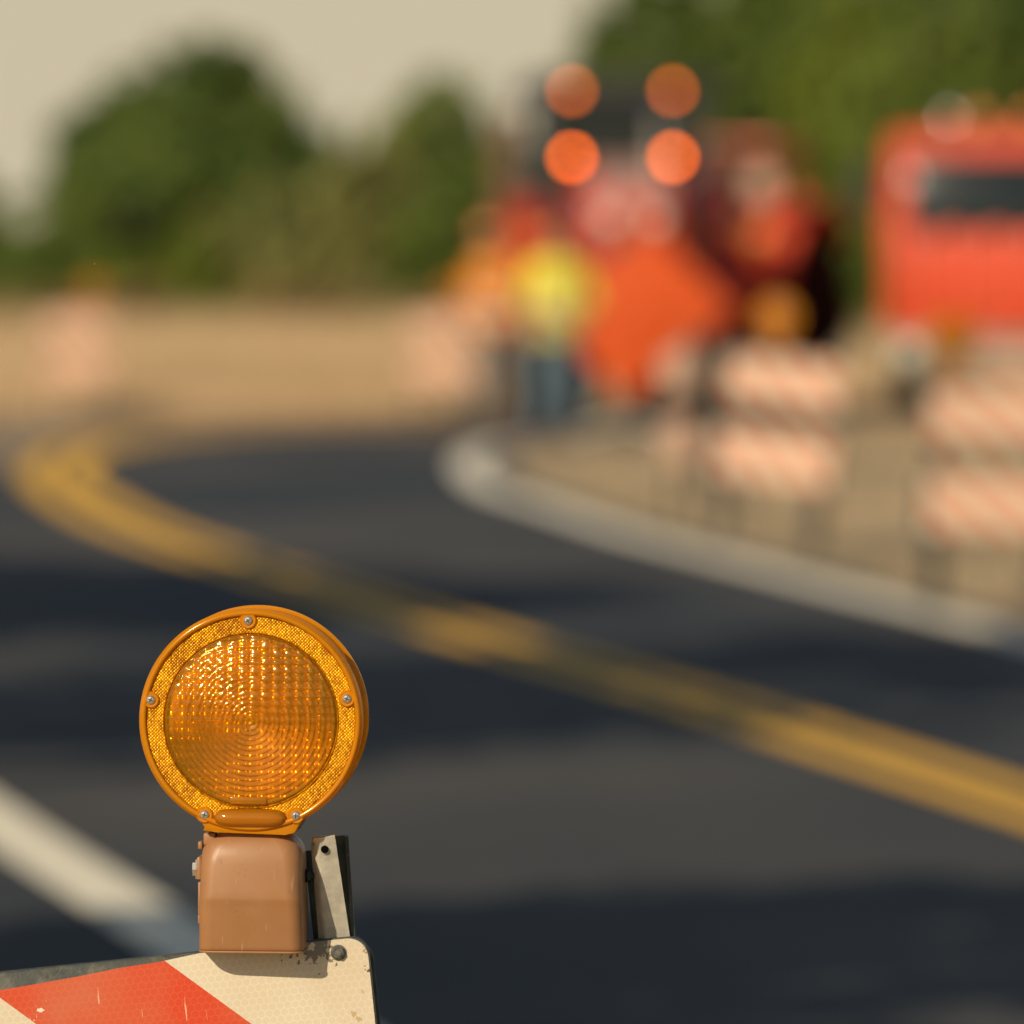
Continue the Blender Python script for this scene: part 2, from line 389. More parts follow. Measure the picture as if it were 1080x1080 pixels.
def prism(bm, pts, y0, y1, bev=0):
    """outline pts (x,z) given depth along y"""
    a = [bm.verts.new((x, y0, z)) for x, z in pts]; b = [bm.verts.new((x, y1, z)) for x, z in pts]
    n = len(pts); fs = [bm.faces.new(a), bm.faces.new(b[::-1])]
    for i in range(n): fs.append(bm.faces.new((a[i], b[i], b[(i + 1) % n], a[(i + 1) % n])))
    if bev:
        es = [e for f in fs[:2] for e in f.edges]
        bmesh.ops.bevel(bm, geom=es, offset=bev, segments=2, affect='EDGES', profile=.5)
    return bm
def spline(pts, n):
    """Catmull-Rom resampled to n points of equal spacing"""
    P = [Vector(p) for p in pts]; P = [2 * P[0] - P[1]] + P + [2 * P[-1] - P[-2]]
    out = []
    for i in range(1, len(P) - 2):
        for k in range(16):
            t = k / 16
            out.append(.5 * ((2 * P[i]) + (P[i + 1] - P[i - 1]) * t + (2 * P[i - 1] - 5 * P[i] + 4 * P[i + 1] - P[i + 2]) * t * t + (3 * P[i] - P[i - 1] - 3 * P[i + 1] + P[i + 2]) * t ** 3))
    out.append(P[-2])
    L = [0]
    for a, b in zip(out, out[1:]): L.append(L[-1] + (b - a).length)
    res = []; j = 0
    for k in range(n):
        s = L[-1] * k / (n - 1)
        while j < len(L) - 2 and L[j + 1] < s: j += 1
        t = (s - L[j]) / max(1e-9, L[j + 1] - L[j]); res.append(out[j].lerp(out[j + 1], min(1, t)))
    return res
def offset(path, d):
    out = []
    for i, p in enumerate(path):
        t = (path[min(i + 1, len(path) - 1)] - path[max(i - 1, 0)]).normalized()
        out.append(p + Vector((t.y, -t.x)) * d)
    return out
def strip_mesh(name, A, B, z, m):
    bm = nb()
    a = [bm.verts.new((p.x, p.y, z)) for p in A]; b = [bm.verts.new((p.x, p.y, z)) for p in B]
    for i in range(len(a) - 1): bm.faces.new((a[i], a[i + 1], b[i + 1], b[i]))
    return obj(name, bm, m, smooth=None)

# ------------------------------------------------------------------ barricade pose (foreground)
W, HH, ROLL = .61, .99, math.radians(5.9)
Yb = 7.3
RM = Euler((0, -ROLL, 0)).to_matrix()
BAR_LOC = at(388, 984, Yb) - RM @ Vector((W / 2, 0, HH))
def loc_of(px, py, Y=Yb):
    return RM.transposed() @ (at(px, py, Y) - BAR_LOC)
_a = loc_of(180, 1015)
STRIPE_OFF = -(_a.x * .669 + _a.z * .743) + .236 * 50.46
M['sheet'] = sheeting()
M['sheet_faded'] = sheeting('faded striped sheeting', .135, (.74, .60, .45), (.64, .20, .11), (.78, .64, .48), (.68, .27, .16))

# ------------------------------------------------------------------ ground and road
def gz(x, y):
    dx, dy = x - BAR_LOC.x, y - Yb
    w = max(0, 1 - max(0, math.hypot(dx, dy) - .55) / .9); w = w * w * (3 - 2 * w)
    return w * (BAR_LOC.z + math.tan(ROLL) * dx) - .001
bm = nb()
xs = [-900, -300, -100, -30, -10, -4, -2.4] + [-2 + .1 * i for i in range(34)] + [1.6, 3, 6, 12, 30, 100, 300, 900]
ys = [-300, -60, -10, 0, 3, 5] + [5.6 + .1 * i for i in range(34)] + [9.4, 11, 16, 24, 36, 50, 70, 100, 150, 250, 450, 900, 2500]
G = [[bm.verts.new((x, y, gz(x, y))) for x in xs] for y in ys]
for j in range(len(ys) - 1):
    for i in range(len(xs) - 1): bm.faces.new((G[j][i], G[j][i + 1], G[j + 1][i + 1], G[j + 1][i]))
struct(obj('ground', bm, M['soil']))

edge_left = spline([(3.9, -8), (2.5, 0), (1.25, 7.3), (.05, 14.6), gr(190, 993), gr(0, 872), (-2.75, 32), (-4.3, 42), (-6.2, 52), (-7.0, 59), (-6.9, 68), (-5.8, 74), (-3, 78), (0, 79), (4, 79.3)], 160)
centre = spline([(5.6, -8), (3.9, 7), gr(1080, 850), gr(900, 792), gr(720, 735), gr(540, 683), gr(380, 634), gr(250, 594), gr(150, 560), gr(90, 530), gr(62, 508), gr(64, 489), gr(90, 474), gr(150, 463), gr(240, 455), gr(370, 450), gr(520, 448)], 160)
kerb = spline([(8.0, -8), (5.3, 7), (3.3, 22), gr(1080, 675), gr(900, 627), gr(760, 590), gr(650, 560), gr(570, 533), gr(522, 518), gr(499, 504), gr(492, 490), gr(503, 477), gr(540, 468), gr(620, 463)], 160)
struct(strip_mesh('road', offset(edge_left, -1.1), offset(kerb, .30), .004, M['asphalt']))
n0 = 120
struct(strip_mesh('edge_line', offset(edge_left[:n0], -.11), offset(edge_left[:n0], .11), .008, M['bright_paint']))
bm = nb()
for s in (-1, 1):
    wd = [.13 + .06 * min(1, max(0, (p.y - 42) / 10)) for p in centre]
    A = offset(centre, s * .055); B = [offset(centre, s * (.055 + q))[i] for i, q in enumerate(wd)]
    a = [bm.verts.new((p.x, p.y, .008)) for p in A]; b = [bm.verts.new((p.x, p.y, .008)) for p in B]
    for i in range(len(a) - 1): bm.faces.new((a[i], a[i + 1], b[i + 1], b[i]))
struct(obj('centre_line', bm, M['yellow_paint'], smooth=None))
struct(strip_mesh('outer_edge_line', offset(kerb, -.10), offset(kerb, .12), .008, M['bright_paint']))
# dust and sand carried over the far lane of the bend
ii = [i for i, p in enumerate(centre) if p.y > 60.5 and i > 90]
A = [offset(centre, -.30)[i] for i in ii]
jj = [min(range(len(edge_left)), key=lambda q: (edge_left[q] - a - Vector((-.6, 1.2))).length) for a in A]
B_ = [offset(edge_left, -1.3)[q] for q in jj]
struct(strip_mesh('sandy_lane', A, B_, .0065, M['sand']))

# ------------------------------------------------------------------ warning light
K = Yb / F      # metres per photo pixel at the barricade
def lens_face(name, sgn, parent, full=True):
    """one face of the lamp: rim, honeycomb reflector ring, ribbed lens, inner prism lens, moulded bar"""
    # ribbed lens with concentric steps
    R0, cz = .0733, .197
    y0 = -.036
    def dome(r): return -.0085 * (1 - (r / R0) ** 2)
    bm = nb(); rings_n, sub, na = 17, 8, (420 if sgn > 0 else 120)
    pitch = R0 / rings_n
    rs = [.0005]
    for k in range(rings_n):
        for s in range(sub): rs.append(pitch * (k + (s + 1) / sub))
    def prof(r):
        t = (r / pitch) % 1.0
        return (t if t < .8 else (1 - t) / .2 * .8) * (1 if r < R0 * .99 else 0)
    prev = None
    for r in rs:
        ring = []
        for i in range(na):
            a = 2 * PI * i / na
            x, z = r * math.cos(a), r * math.sin(a)
            up = min(1, max(0, (z + .022) / .044)) * (1 if r < R0 * .985 else 0)
            u = (x / .0097) % 1 - .5; w = (z / .0070 + .5) % 1 - .5
            y = y0 + dome(r) - prof(r - 1e-5) * (.00115 - .00070 * up) - up * (.00075 * (1 - 4 * u * u) + .00055 * (1 - 4 * w * w))
            ring.append(bm.verts.new((x, sgn * -1 * -y, cz + z)))
        if prev:
            for i in range(na): bm.faces.new((prev[i], prev[(i + 1) % na], ring[(i + 1) % na], ring[i]))
        else: bm.faces.new(ring)
        prev = ring
    if sgn < 0:
        for v in bm.verts: v.co.y = -v.co.y
    lens = obj('lens', bm, M['shell'], parent, smooth=.5)
    # inner prism lens: rows of small pillows
    bm = nb(); n = 132; half = .072
    px_, pz_ = .0098, .0070
    grid = []
    for j in range(n + 1):
        row = []
        for i in range(n + 1):
            x = -half + 2 * half * i / n; z = -half + 2 * half * j / n
            r = math.hypot(x, z)
            if r > half: row.append(None); continue
            up = 1
            u = (x / px_ + .5) % 1 - .5; w = (z / pz_) % 1 - .5
            yy = -.0048 * up * (1 - 2.0 * u * u * 2) * .6 - .0024 * up * (1 - 4 * w * w) * .6
            y = y0 + .011 + dome(r) * .7 + yy
            row.append(bm.verts.new((x, y * sgn, cz + z)))
        grid.append(row)
    for j in range(n):
        for i in range(n):
            q = (grid[j][i], grid[j][i + 1], grid[j + 1][i + 1], grid[j + 1][i])
            if None not in q: bm.faces.new(q)
    obj('inner_lens', bm, M['inner'], lens, smooth=.9)
    # reflector ring
    bm = nb(); na = 120
    def ringat(r, y): return [(r * math.cos(2 * PI * i / na), y * sgn, cz + r * math.sin(2 * PI * i / na)) for i in range(na)]
    loft(bm, [ringat(.0733, y0 + .0012), ringat(.0745, y0 - .0012), ringat(.0752, y0), ringat(.0886, y0), ringat(.0892, y0 + .001)], capa=False, capb=False)
    obj('reflector', bm, M['retro'], parent, smooth=.9)
    # screws in smooth bosses
    for (dx, dz) in ((-3, 105), (-105, 21), (101, 24), (-48, -99), (48, -99)):
        x, z = dx * K, dz * K + cz
        bm = nb(); mt = Matrix.Identity(4)
        lathe(bm, [(.0071, y0 * sgn), (.0071, (y0 - .0018) * sgn), (.0062, (y0 - .0028) * sgn), (.0043, (y0 - .0024) * sgn)], 24, Matrix.Translation((x, 0, z)), 'Y')
        obj('boss', bm, M['rim'], parent)
        bm = nb(); ys_ = y0 - .0024
        lathe(bm, [(.0039, ys_ * sgn), (.0038, (ys_ - .0010) * sgn), (.0026, (ys_ - .0021) * sgn), (.0005, (ys_ - .0024) * sgn)], 20, Matrix.Translation((x, 0, z)), 'Y')
        sc = obj('screw', bm, M['screw'], parent)
        bm = nb(); a = random.random() * 3
        for q in (0, PI / 2):
            mt = Matrix.Translation((x, (ys_ - .0023) * sgn, z)) @ Matrix.Rotation(a + q, 4, 'Y')
            box(bm, -.0021, .0021, -.0003, .0003, -.00045, .00045, mtx=mt)
        obj('cross_slot', bm, M['dark_steel'], sc, smooth=None)
    # moulded bar at the bottom
    bm = nb()
    rr = []
    for i in range(25):
        t = -1 + 2 * i / 24; w = (1 - abs(t) ** 5) ** .5 if abs(t) < 1 else 0
        w = max(w, .02)
        rr.append([(t * .0317, (y0 - .0005 - .0085 * w * max(0, math.cos(a)) + .004 * max(0, -math.cos(a))) * sgn, cz - .0828 + .0083 * w * math.sin(a)) for a in [2 * PI * k / 20 for k in range(20)]])
    loft(bm, rr); obj('moulded_bar', bm, M['bar'], parent)
    # small moulded label pad and raised lip over the bar
    bm = nb()
    box(bm, -.017, .014, min((y0 - .0028) * sgn, (y0 - .0005) * sgn), max((y0 - .0028) * sgn, (y0 - .0005) * sgn), cz - .0712, cz - .0650, .0006)
    obj('moulded_pad', bm, M['bar'], parent)

def make_light():
    t = thing('warning_light', '', 'warning light')
    cz = .197
    # housing drum between the two faces
    bm = nb(); na = 160
    def ringat(r, y): return [(r * math.cos(2 * PI * i / na), y, cz + r * math.sin(2 * PI * i / na)) for i in range(na)]
    P = [(.0888, -.0345), (.0892, -.0380), (.0903, -.0392), (.0920, -.0395), (.0932, -.0388), (.0936, -.0372), (.0950, -.0362), (.0953, -.0345), (.0953, -.0300), (.0925, -.0285), (.0915, -.020), (.0910, -.004),
         (.0930, -.002), (.0930, .002), (.0910, .004), (.0915, .020), (.0925, .0285), (.0953, .0300), (.0953, .0345), (.0936, .0372), (.0920, .0395), (.0903, .0392), (.0892, .0380), (.0888, .0345)]
    loft(bm, [ringat(r, y) for r, y in P], capa=False, capb=False)
    obj('rim', bm, M['rim'], t, smooth=.8)
    # amber foot that closes the drum towards the body
    bm = nb()
    o = [(-.0375, .1065), (-.041, .1035), (-.038, .1025), (-.030, .1018), (.030, .1000), (.037, .1010), (.0385, .1035), (.045, .115), (.036, .120), (-.036, .120), (-.047, .116)]
    prism(bm, o[::-1], -.0365, .0365, .0012)
    obj('lens_foot', bm, M['rim'], t)
    lens_face('front', 1, t); lens_face('back', -1, t)
    # tan battery body: rounded box, waisted shoulders, crease at mid height
    def rr(hw, hd, rad, z, dy=0, chr_=0, n=6):
        pts = []
        for (cx, cy, a0) in ((hw - rad, hd - rad, 0), (-hw + rad, hd - rad, PI / 2), (-hw + rad, -hd + rad, PI), (hw - rad, -hd + rad, 1.5 * PI)):
            for k in range(n + 1):
                a = a0 + PI / 2 * k / n
                pts.append((cx + rad * math.cos(a) + chr_ * 0, cy + rad * math.sin(a) + dy, z))
        return pts
    bm = nb()
    loft(bm, [rr(.0438, .0290, .010, .0), rr(.0446, .0303, .011, .0015), rr(.0447, .0309, .012, .004), rr(.0445, .0342, .012, .020), rr(.0442, .0388, .012, .037), rr(.0440, .0396, .012, .0415), rr(.0438, .0405, .012, .0440), rr(.0436, .0407, .0125, .0465), rr(.0434, .0404, .013, .052),
              rr(.0431, .0394, .013, .062), rr(.0430, .0384, .014, .074), rr(.0427, .0374, .015, .081), rr(.0416, .036, .016, .087), rr(.0392, .034, .016, .0918), rr(.0352, .032, .016, .0958), rr(.0315, .030, .015, .0975), rr(.0290, .028, .014, .0990), rr(.0285, .027, .014, .1035)])
    body = obj('battery_body', bm, M['tan_plastic'], t, smooth=1.2)
    bm = nb(); loft(bm, [rr(.0446, .0310, .012, -.0015), rr(.0450, .0315, .012, -.0008), rr(.0446, .0310, .012, .0002)])
    obj('base_lip', bm, M['tan_plastic'], body)
    bm = nb(); box(bm, -.0462, -.0425, -.02, -.006, .086, .0925, .001); box(bm, -.0470, -.043, -.022, .004, .060, .0795, .0015); box(bm, -.0462, -.043, -.018, .0, .022, .030, .001); box(bm, -.0462, -.043, -.018, .0, .030, .058, .001)
    box(bm, -.041, -.031, -.025, -.004, .090, .100, .001)
    obj('side_rib', bm, M['tan_plastic'], body)
    bm = nb(); lathe(bm, [(.0095, -.0470), (.0095, -.0484), (.0065, -.0484), (.0063, -.0512), (.0005, -.0512)], 6, Matrix.Translation((0, -.012, .0685)), 'X')
    obj('side_bolt', bm, M['screw'], body)
    bm = nb(); cyl(bm, (.042, .012, .062), (.060, .020, .062), .003, n=12); cyl(bm, (.0435, .012, .062), (.0465, .013, .062), .006, n=6)
    obj('mounting_bolt', bm, M['dark_steel'], body)
    # dim lamp bulb assembly inside, seen as a darker core
    bm = nb(); lathe(bm, [(.004, .0), (.022, -.003), (.022, -.008), (.010, -.010)], 24, Matrix.Translation((0, .004, cz)), 'Y')
    obj('lamp_core', bm, M['amber_plastic'], t)
    return t
light0 = make_light()
LIGHT_Y = -.030
light0.location = at(267.5, 1000.5, Yb - .028)
light0.rotation_euler = (math.radians(0), math.radians(.3), math.radians(-3.5))
tag(light0, 'sharp round amber warning light on a tan battery box in the foreground', 'warning light', 'amber warning lights on the barricades')

# ------------------------------------------------------------------ barricades
def rail(bm_only, z0, z1, y0, y1, r=.016):
    pts = []
    for (cx, cz, a0) in ((W / 2 - r, z1 - r, 0), (-W / 2 + r, z1 - r, PI / 2), (-W / 2 + r, z0 + r, PI), (W / 2 - r, z0 + r, 1.5 * PI)):
        for k in range(7):
            a = a0 + PI / 2 * k / 6
            pts.append((cx + r * math.cos(a), cz + r * math.sin(a)))
    return pts
def make_barricade():
    t = thing('barricade', '', 'barricade')
    H1, H0 = HH, HH - .255
    for (z0_, z1_, nm) in ((H0, H1, 'top'), (H0 - .40, H1 - .40, 'low')):
        for sgn in (1, -1):
            z0, z1 = (z0_, z1_) if sgn > 0 else (z0_ - .014, z1_ - .014)
            tilt = .0 if sgn > 0 else .0
            y = -.020 if sgn > 0 else .150
            if sgn < 0: y = .060 + (HH - (z0 + z1) / 2) * .25
            bm = nb(); pts = rail(bm, z0, z1, 0, 0)
            prism(bm, pts, y, y + .016, .0015)
            r = obj('rail', bm, M['rubber_cap'], t)
            # the striped sheeting; on the top front rail it sags below the edge towards the left
            bm = nb()
            if nm == 'top' and sgn > 0:
                c = []
                rad = .017
                for k in range(9):
                    a = PI / 2 * (1 - k / 8)
                    c.append((W / 2 - rad - .0012 + rad * math.cos(a), z1 - rad - .0012 + rad * math.sin(a)))
                out = c + [(W / 2 - .0012, z0 + .002), (-W / 2 + .002, z0 + .002), (-W / 2 + .002, z1 - .028)]
                # wavy upper edge
                A = Vector((-W / 2 + .002, z1 - .028)); x1_ = loc_of(212, 1003).x
                for k in range(1, 14):
                    x = A.x + (x1_ - A.x) * k / 13
                    z = z1 - .0012 - .0142 * max(0, (x1_ - x) / (loc_of(212, 1003).x - loc_of(0, 1040).x)) + random.uniform(-.0006, .0006)
                    out.append((x, z))
                prism(bm, out[::-1], y - .0012, y)
            else:
                yy = (y - .0012, y) if sgn > 0 else (y + .016, y + .0172)
                prism(bm, [(x * .994, z0 + .002 + (z - z0) * .985) for x, z in pts], *yy)
            obj('sheeting', bm, M['sheet'], r, smooth=None)
    # four angle-steel legs, opening like an A
    for sx in (-1, 1):
        for sgn in (1, -1):
            bm = nb()
            x = sx * (W / 2 - .045)
            yt, yb = (.0, -.0) if sgn > 0 else (.050, .30)
            top = HH - .004 if sgn < 0 else HH - .01
            for (a, b_) in (((0, .036), (0, .003)), ((0, .003), (0, .036))):
                vs = []
                for z, y in ((top, yt), (-.0, yb)):
                    x0, x1 = (x, x + a[1]) if sx < 0 else (x - a[1] + .036 - .036, x)
                    vs.append([(x0, y + b_[0], z), (x1, y + b_[0], z), (x1, y + b_[1], z), (x0, y + b_[1], z)])
                loft(bm, vs)
            obj('leg', bm, M['dark_steel'], t)
        bm = nb(); cyl(bm, (sx * (W / 2 - .06), .02, HH * .45), (sx * (W / 2 - .06), .19, HH * .45), .004, n=8)
        obj('brace', bm, M['galv'], t)
    return t
bar0 = make_barricade()
bar0.location = BAR_LOC; bar0.rotation_euler = (0, -ROLL, 0)
tag(bar0, 'sharp orange and white striped barricade board in the foreground under the amber light', 'barricade', 'striped barricades')

def make_bracket(t):
    """folded galvanised strip and the dark post behind it at the right end of the top rail"""
    def lp(px, py): v = loc_of(px, py); return (v.x, v.z)
    # front strip: rounded left lip, hole near its top
    TL, TR, BR, BL = lp(328, 882), lp(354, 877), lp(370, 990), lp(336, 990)
    bm = nb()
    nu, nv = 14, 28
    hole = lp(343.5, 892.5); hr = .0033
    def P(u, v):
        xb = BL[0] + (BR[0] - BL[0]) * u; xt = TL[0] + (TR[0] - TL[0]) * u
        zb = BL[1] + (BR[1] - BL[1]) * u; zt = TL[1] + (TR[1] - TL[1]) * u
        x = xb + (xt - xb) * v; z = zb + (zt - zb) * v
        if v > .93: z -= .004 * (1 - u) ** 3 * (v - .93) / .07
        y = -.014 - .026 * v + .016 * max(0, (.32 - u) / .32) ** 2 
        return Vector((x, y, z))
    V = [[bm.verts.new(P(i / nu, j / nv)) for i in range(nu + 1)] for j in range(nv + 1)]
    for j in range(nv):
        for i in range(nu): bm.faces.new((V[j][i], V[j][i + 1], V[j + 1][i + 1], V[j + 1][i]))
    bmesh.ops.solidify(bm, geom=bm.faces[:], thickness=-.0022)
    s = obj('light_bracket', bm, M['galv'], t, smooth=.7)
    # hole: black disc on the strip, the shade inside put into its colour
    bm = nb(); lathe(bm, [(.0002, -.0370), (hr, -.0370), (hr, -.0409), (.0002, -.0409)], 24, Matrix.Translation((hole[0], .0020, hole[1])), 'Y')
    obj('bolt_hole_disc', bm, M['void'], s)
    bm = nb(); a = lp(329, 882); box(bm, a[0] + .001, a[0] + .013, -.036, -.026, a[1] - .006, a[1] + .0015, .0015); obj('rusty_fold', bm, M['rust'], s)
    # dark post behind
    TL, TR, BR, BL = lp(352, 882), lp(367.5, 881), lp(375, 992), lp(360, 992)
    bm = nb(); prism(bm, [BL, BR, TR, TL], .004, .007); 
    prism(bm, [(TR[0] - .003, TR[1]), (BR[0] - .003, BR[1]), BR, TR], -.010, .0035)
    p = obj('rear_post', bm, M['dark_steel'], t)
    bm = nb(); c = lp(322, 935); box(bm, c[0] + .002, c[0] + .012, .004, .012, c[1] - .05, c[1] + .03, .001)
    obj('rear_plate', bm, M['dark_steel'], t)
    # bolt on the face of the board
    bx, bz = lp(357.5, 1002.5)
    bm = nb()
    lathe(bm, [(.0068, -.0214), (.0068, -.0222), (.0050, -.0222)], 24, Matrix.Translation((bx, 0, bz)), 'Y')
    lathe(bm, [(.0052, -.0220), (.0054, -.0226), (.0054, -.0256), (.0046, -.0264), (.0005, -.0264)], 6, Matrix.Translation((bx, 0, bz)) @ Matrix.Rotation(.3, 4, 'Y'), 'Y')
    lathe(bm, [(.0030, -.0262), (.0028, -.0280), (.0005, -.0282)], 14, Matrix.Translation((bx, 0, bz)), 'Y')
    obj('bolt', bm, M['old_bolt'], t, smooth=.5)
make_bracket(bar0)

def px_x(px, D): return (px - 540) / F * D
GB, GL = 'striped barricades', 'amber warning lights on the barricades'
def place_barricade(px, D, yaw, roll, blabel, llabel=None, ldx=.12):
    c = dup(bar0, None, blabel); x = (px - 540) / F * D
    c.location = (x, D, .006 + abs(math.sin(roll)) * W / 2); c.rotation_euler = (0, -roll, yaw)
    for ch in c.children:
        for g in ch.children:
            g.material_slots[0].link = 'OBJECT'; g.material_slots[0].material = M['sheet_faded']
    if llabel:
        l = dup(light0, None, llabel)
        m = Matrix.Translation(c.location) @ c.rotation_euler.to_matrix().to_4x4()
        l.location = m @ Vector((ldx, -.030, HH - .003)); l.rotation_euler = (0, -roll * .5, yaw * .8)
        l['group'] = GL
place_barricade(1048, 37, .10, -.02, 'blurred striped barricade at the right edge, nearest of those in front of the red truck', 'blurred amber light on the barricade at the right edge, below the red truck', -.21)
place_barricade(804, 44, -.15, -.13, 'blurred striped barricade in the dirt below the black tractor tyre', 'blurred amber light right of the diamond sign, below the black tyre', -.06)
place_barricade(722, 48, -1.3, .10, 'blurred striped barricade below the orange diamond sign, left of the one under the black tyre')
place_barricade(465, 77, .0, .0, 'blurred striped barricade beyond the road bend, left of the workers', 'small blurred amber light on the barricade left of the workers', .12)
place_barricade(80, 79, .05, .0, 'blurred striped barricade alone in dry grass at the far left', 'small blurred amber light on the far left barricade', .15)

# ------------------------------------------------------------------ roll-up sign
sg = thing('roll_up_sign', 'bright orange diamond roll-up sign leaning behind the workers', 'road sign', (at(672, 300, 70).x, 70, 0))
def sp_(px, py): v = at(px, py, 70) - Vector(sg.location); return v
top, right, bot, left = sp_(684, 236), sp_(774, 326), sp_(660, 421), sp_(574, 332)
bm = nb(); n = 16; V = []
for j in range(n + 1):
    row = []
    for i in range(n + 1):
        u, v = i / n, j / n
        p = (bot.lerp(right, u)).lerp(left.lerp(top, u), v)
        p = p + Vector((0, -.05 * math.sin(PI * u) * math.sin(PI * v) + .006 * math.sin(5 * u + 3 * v), 0))
        row.append(bm.verts.new(p))
    V.append(row)
for j in range(n):
    for i in range(n): bm.faces.new((V[j][i], V[j][i + 1], V[j + 1][i + 1], V[j + 1][i]))
bmesh.ops.solidify(bm, geom=bm.faces[:], thickness=.003)
obj('sign_fabric', bm, M['sign_orange'], sg, smooth=.8)
bm = nb(); cyl(bm, top + Vector((0, .04, 0)), bot + Vector((0, .04, 0)), .008, n=8); cyl(bm, left + Vector((0, .06, 0)), right + Vector((0, .06, 0)), .008, n=8)
obj('cross_brace', bm, M['black'], sg)
bm = nb(); b0 = bot + Vector((0, .05, .12)); foot = Vector((b0.x, .08, .16))
cyl(bm, b0 + Vector((0, 0, .2)), foot, .022, n=10); obj('mast', bm, M['black'], sg)
for (x, y) in ((-.5, -.45), (.5, -.45), (-.5, .6), (.5, .6)):
    bm = nb(); cyl(bm, foot, (foot.x + x, y, .012), .014, n=8); obj('leg', bm, M['galv'], sg)

# ------------------------------------------------------------------ wheels, tractors, truck
def wheel(parent, x, y, r, w, rim_m, tread=22):
    t = w / 2
    bm = nb()
    prof = [(r * .55, -t * .8), (r * .62, -t * .95), (r * .85, -t), (r * .96, -t * .85), (r, -t * .5), (r, t * .5), (r * .96, t * .85), (r * .85, t), (r * .62, t * .95), (r * .55, t * .8)]
    lathe(bm, prof, 40, Matrix.Translation((x, y, r + .02)), 'X')
    for k in range(tread):
        for s in (-1, 1):
            a = 2 * PI * (k + (.5 if s > 0 else 0)) / tread
            mt = Matrix.Translation((x, y, r + .02)) @ Matrix.Rotation(a, 4, 'X') @ Matrix.Translation((s * t * .45, 0, r)) @ Matrix.Rotation(s * .6, 4, 'Z')
            box(bm, -t * .5, t * .5, -r * .035, r * .035, -.02, .025, mtx=mt)
    tyre = obj('wheel', bm, M['tyre'], parent)
    bm = nb(); sx = 1 if x > 0 else -1
    lathe(bm, [(r * .56, -t * .6), (r * .56, t * .6), (r * .50, t * .62), (r * .46, t * .2), (r * .18, t * .15), (r * .16, t * .5), (.01, t * .5)], 32, Matrix.Translation((x, y, r + .02)) @ Matrix.Diagonal((sx, 1, 1, 1)), 'X')
    obj('rim', bm, rim_m, tyre)
def tractor(name, label, loc, yaw, cab=True, paint=None, lamps=True):
    paint = paint or M['red']
    t = thing(name, label, 'tractor', loc, (0, 0, yaw))
    rim_m = M['yellow_rim'] if cab else M['black']
    for s in (-1, 1):
        wheel(t, s * .72, 0, .86, .46 if cab else .56, rim_m); wheel(t, s * .66, -2.35, .52, .32, rim_m, 16)
        # curved fender over the rear wheel
        bm = nb(); rings = []
        for k in range(13):
            a = math.radians(-10 + 150 * k / 12); rr_ = 1.02 + (.10 if k < 3 else 0)
            y, z = -rr_ * math.cos(a), .9 + rr_ * math.sin(a) * 1.06 + .06
            x0, x1 = sorted((s * .42, s * 1.0)); rings.append([(x0, y, z), (x1, y, z), (x1, y * .97, z - .035), (x0, y * .97, z - .035)])
        loft(bm, rings)
        f = obj('fender', bm, paint, t)
        bm = nb(); x0, x1 = sorted((s * .42, s * .46)); prism_pts = [(-1.0, 1.0), (-.8, 1.62), (-.35, 1.95), (.3, 1.98), (.8, 1.6), (.8, 1.0)]
        a = [bm.verts.new((x0, y, z)) for y, z in prism_pts]; b = [bm.verts.new((x1, y, z)) for y, z in prism_pts]
        bm.faces.new(a); bm.faces.new(b[::-1])
        for i in range(6): bm.faces.new((a[i], b[i], b[(i + 1) % 6], a[(i + 1) % 6]))
        obj('side_panel', bm, paint, f)
        bm = nb(); box(bm, *sorted((s * .62, s * .86)), -1.12, -1.06, 1.62, 1.74, .02); obj('marker_lamp', bm, M['amber_plastic'], f)
    # hood with sloping nose
    bm = nb(); rings = []
    for y, hw, zt, zb in ((-3.0, .38, 1.95, .95), (-2.95, .42, 2.06, .85), (-2.6, .45, 2.16, .82), (-1.8, .46, 2.26, .85), (-.95, .47, 2.34, .9)):
        rings.append([(-hw, y, zb), (-hw, y, zt - .12), (-hw * .8, y, zt - .02), (0, y, zt), (hw * .8, y, zt - .02), (hw, y, zt - .12), (hw, y, zb)])
    loft(bm, rings); h = obj('hood', bm, paint, t)
    bm = nb(); box(bm, -.25, .25, -3.03, -2.99, .95, 1.70, .02)
    for k in range(11): box(bm, -.23, .23, -3.05, -3.02, .99 + k * .06, 1.01 + k * .06)
    obj('grille', bm, M['black'], h)
    for s in (-1, 1):
        bm = nb(); lathe(bm, [(.07, -3.04), (.075, -3.07), (.05, -3.09), (.005, -3.10)], 20, Matrix.Translation((s * .2, 0, 1.82)), 'Y'); obj('headlight', bm, M['headlamp'], h)
    bm = nb(); loft(bm, [[(-.30, y, z), (.30, y, z), (.30, y, z + .03), (-.30, y, z + .03)] for y, z in ((-2.98, 2.0), (-2.6, 2.15), (-1.8, 2.25), (-1.0, 2.33))])
    obj('hood_highlight', bm, M['pale'], h)  # pale strip paints the sunlit highlight along the hood top
    bm = nb(); box(bm, -.22, .22, -2.9, .5, .55, .95, .04); box(bm, -.6, .6, -2.42, -2.28, .48, .6, .02); box(bm, -.55, .55, -.12, .12, .75, .98, .03); box(bm, -.3, .3, -3.15, -2.9, .6, .9, .03)
    obj('chassis', bm, M['black'], t)
    bm = nb(); cyl(bm, (.3, -1.5, 2.1), (.3, -1.5, 2.65), .045, n=14); cyl(bm, (.3, -1.5, 2.65), (.3, -1.42, 2.78), .04, n=14); obj('exhaust_pipe', bm, M['chrome'], t)
    bm = nb()
    for k in range(3): box(bm, .45, .8, -.95 + .0, -.75, .5 + .3 * k, .53 + .3 * k)
    box(bm, .44, .46, -.95, -.75, .45, 1.3); obj('step', bm, M['grey'], t)
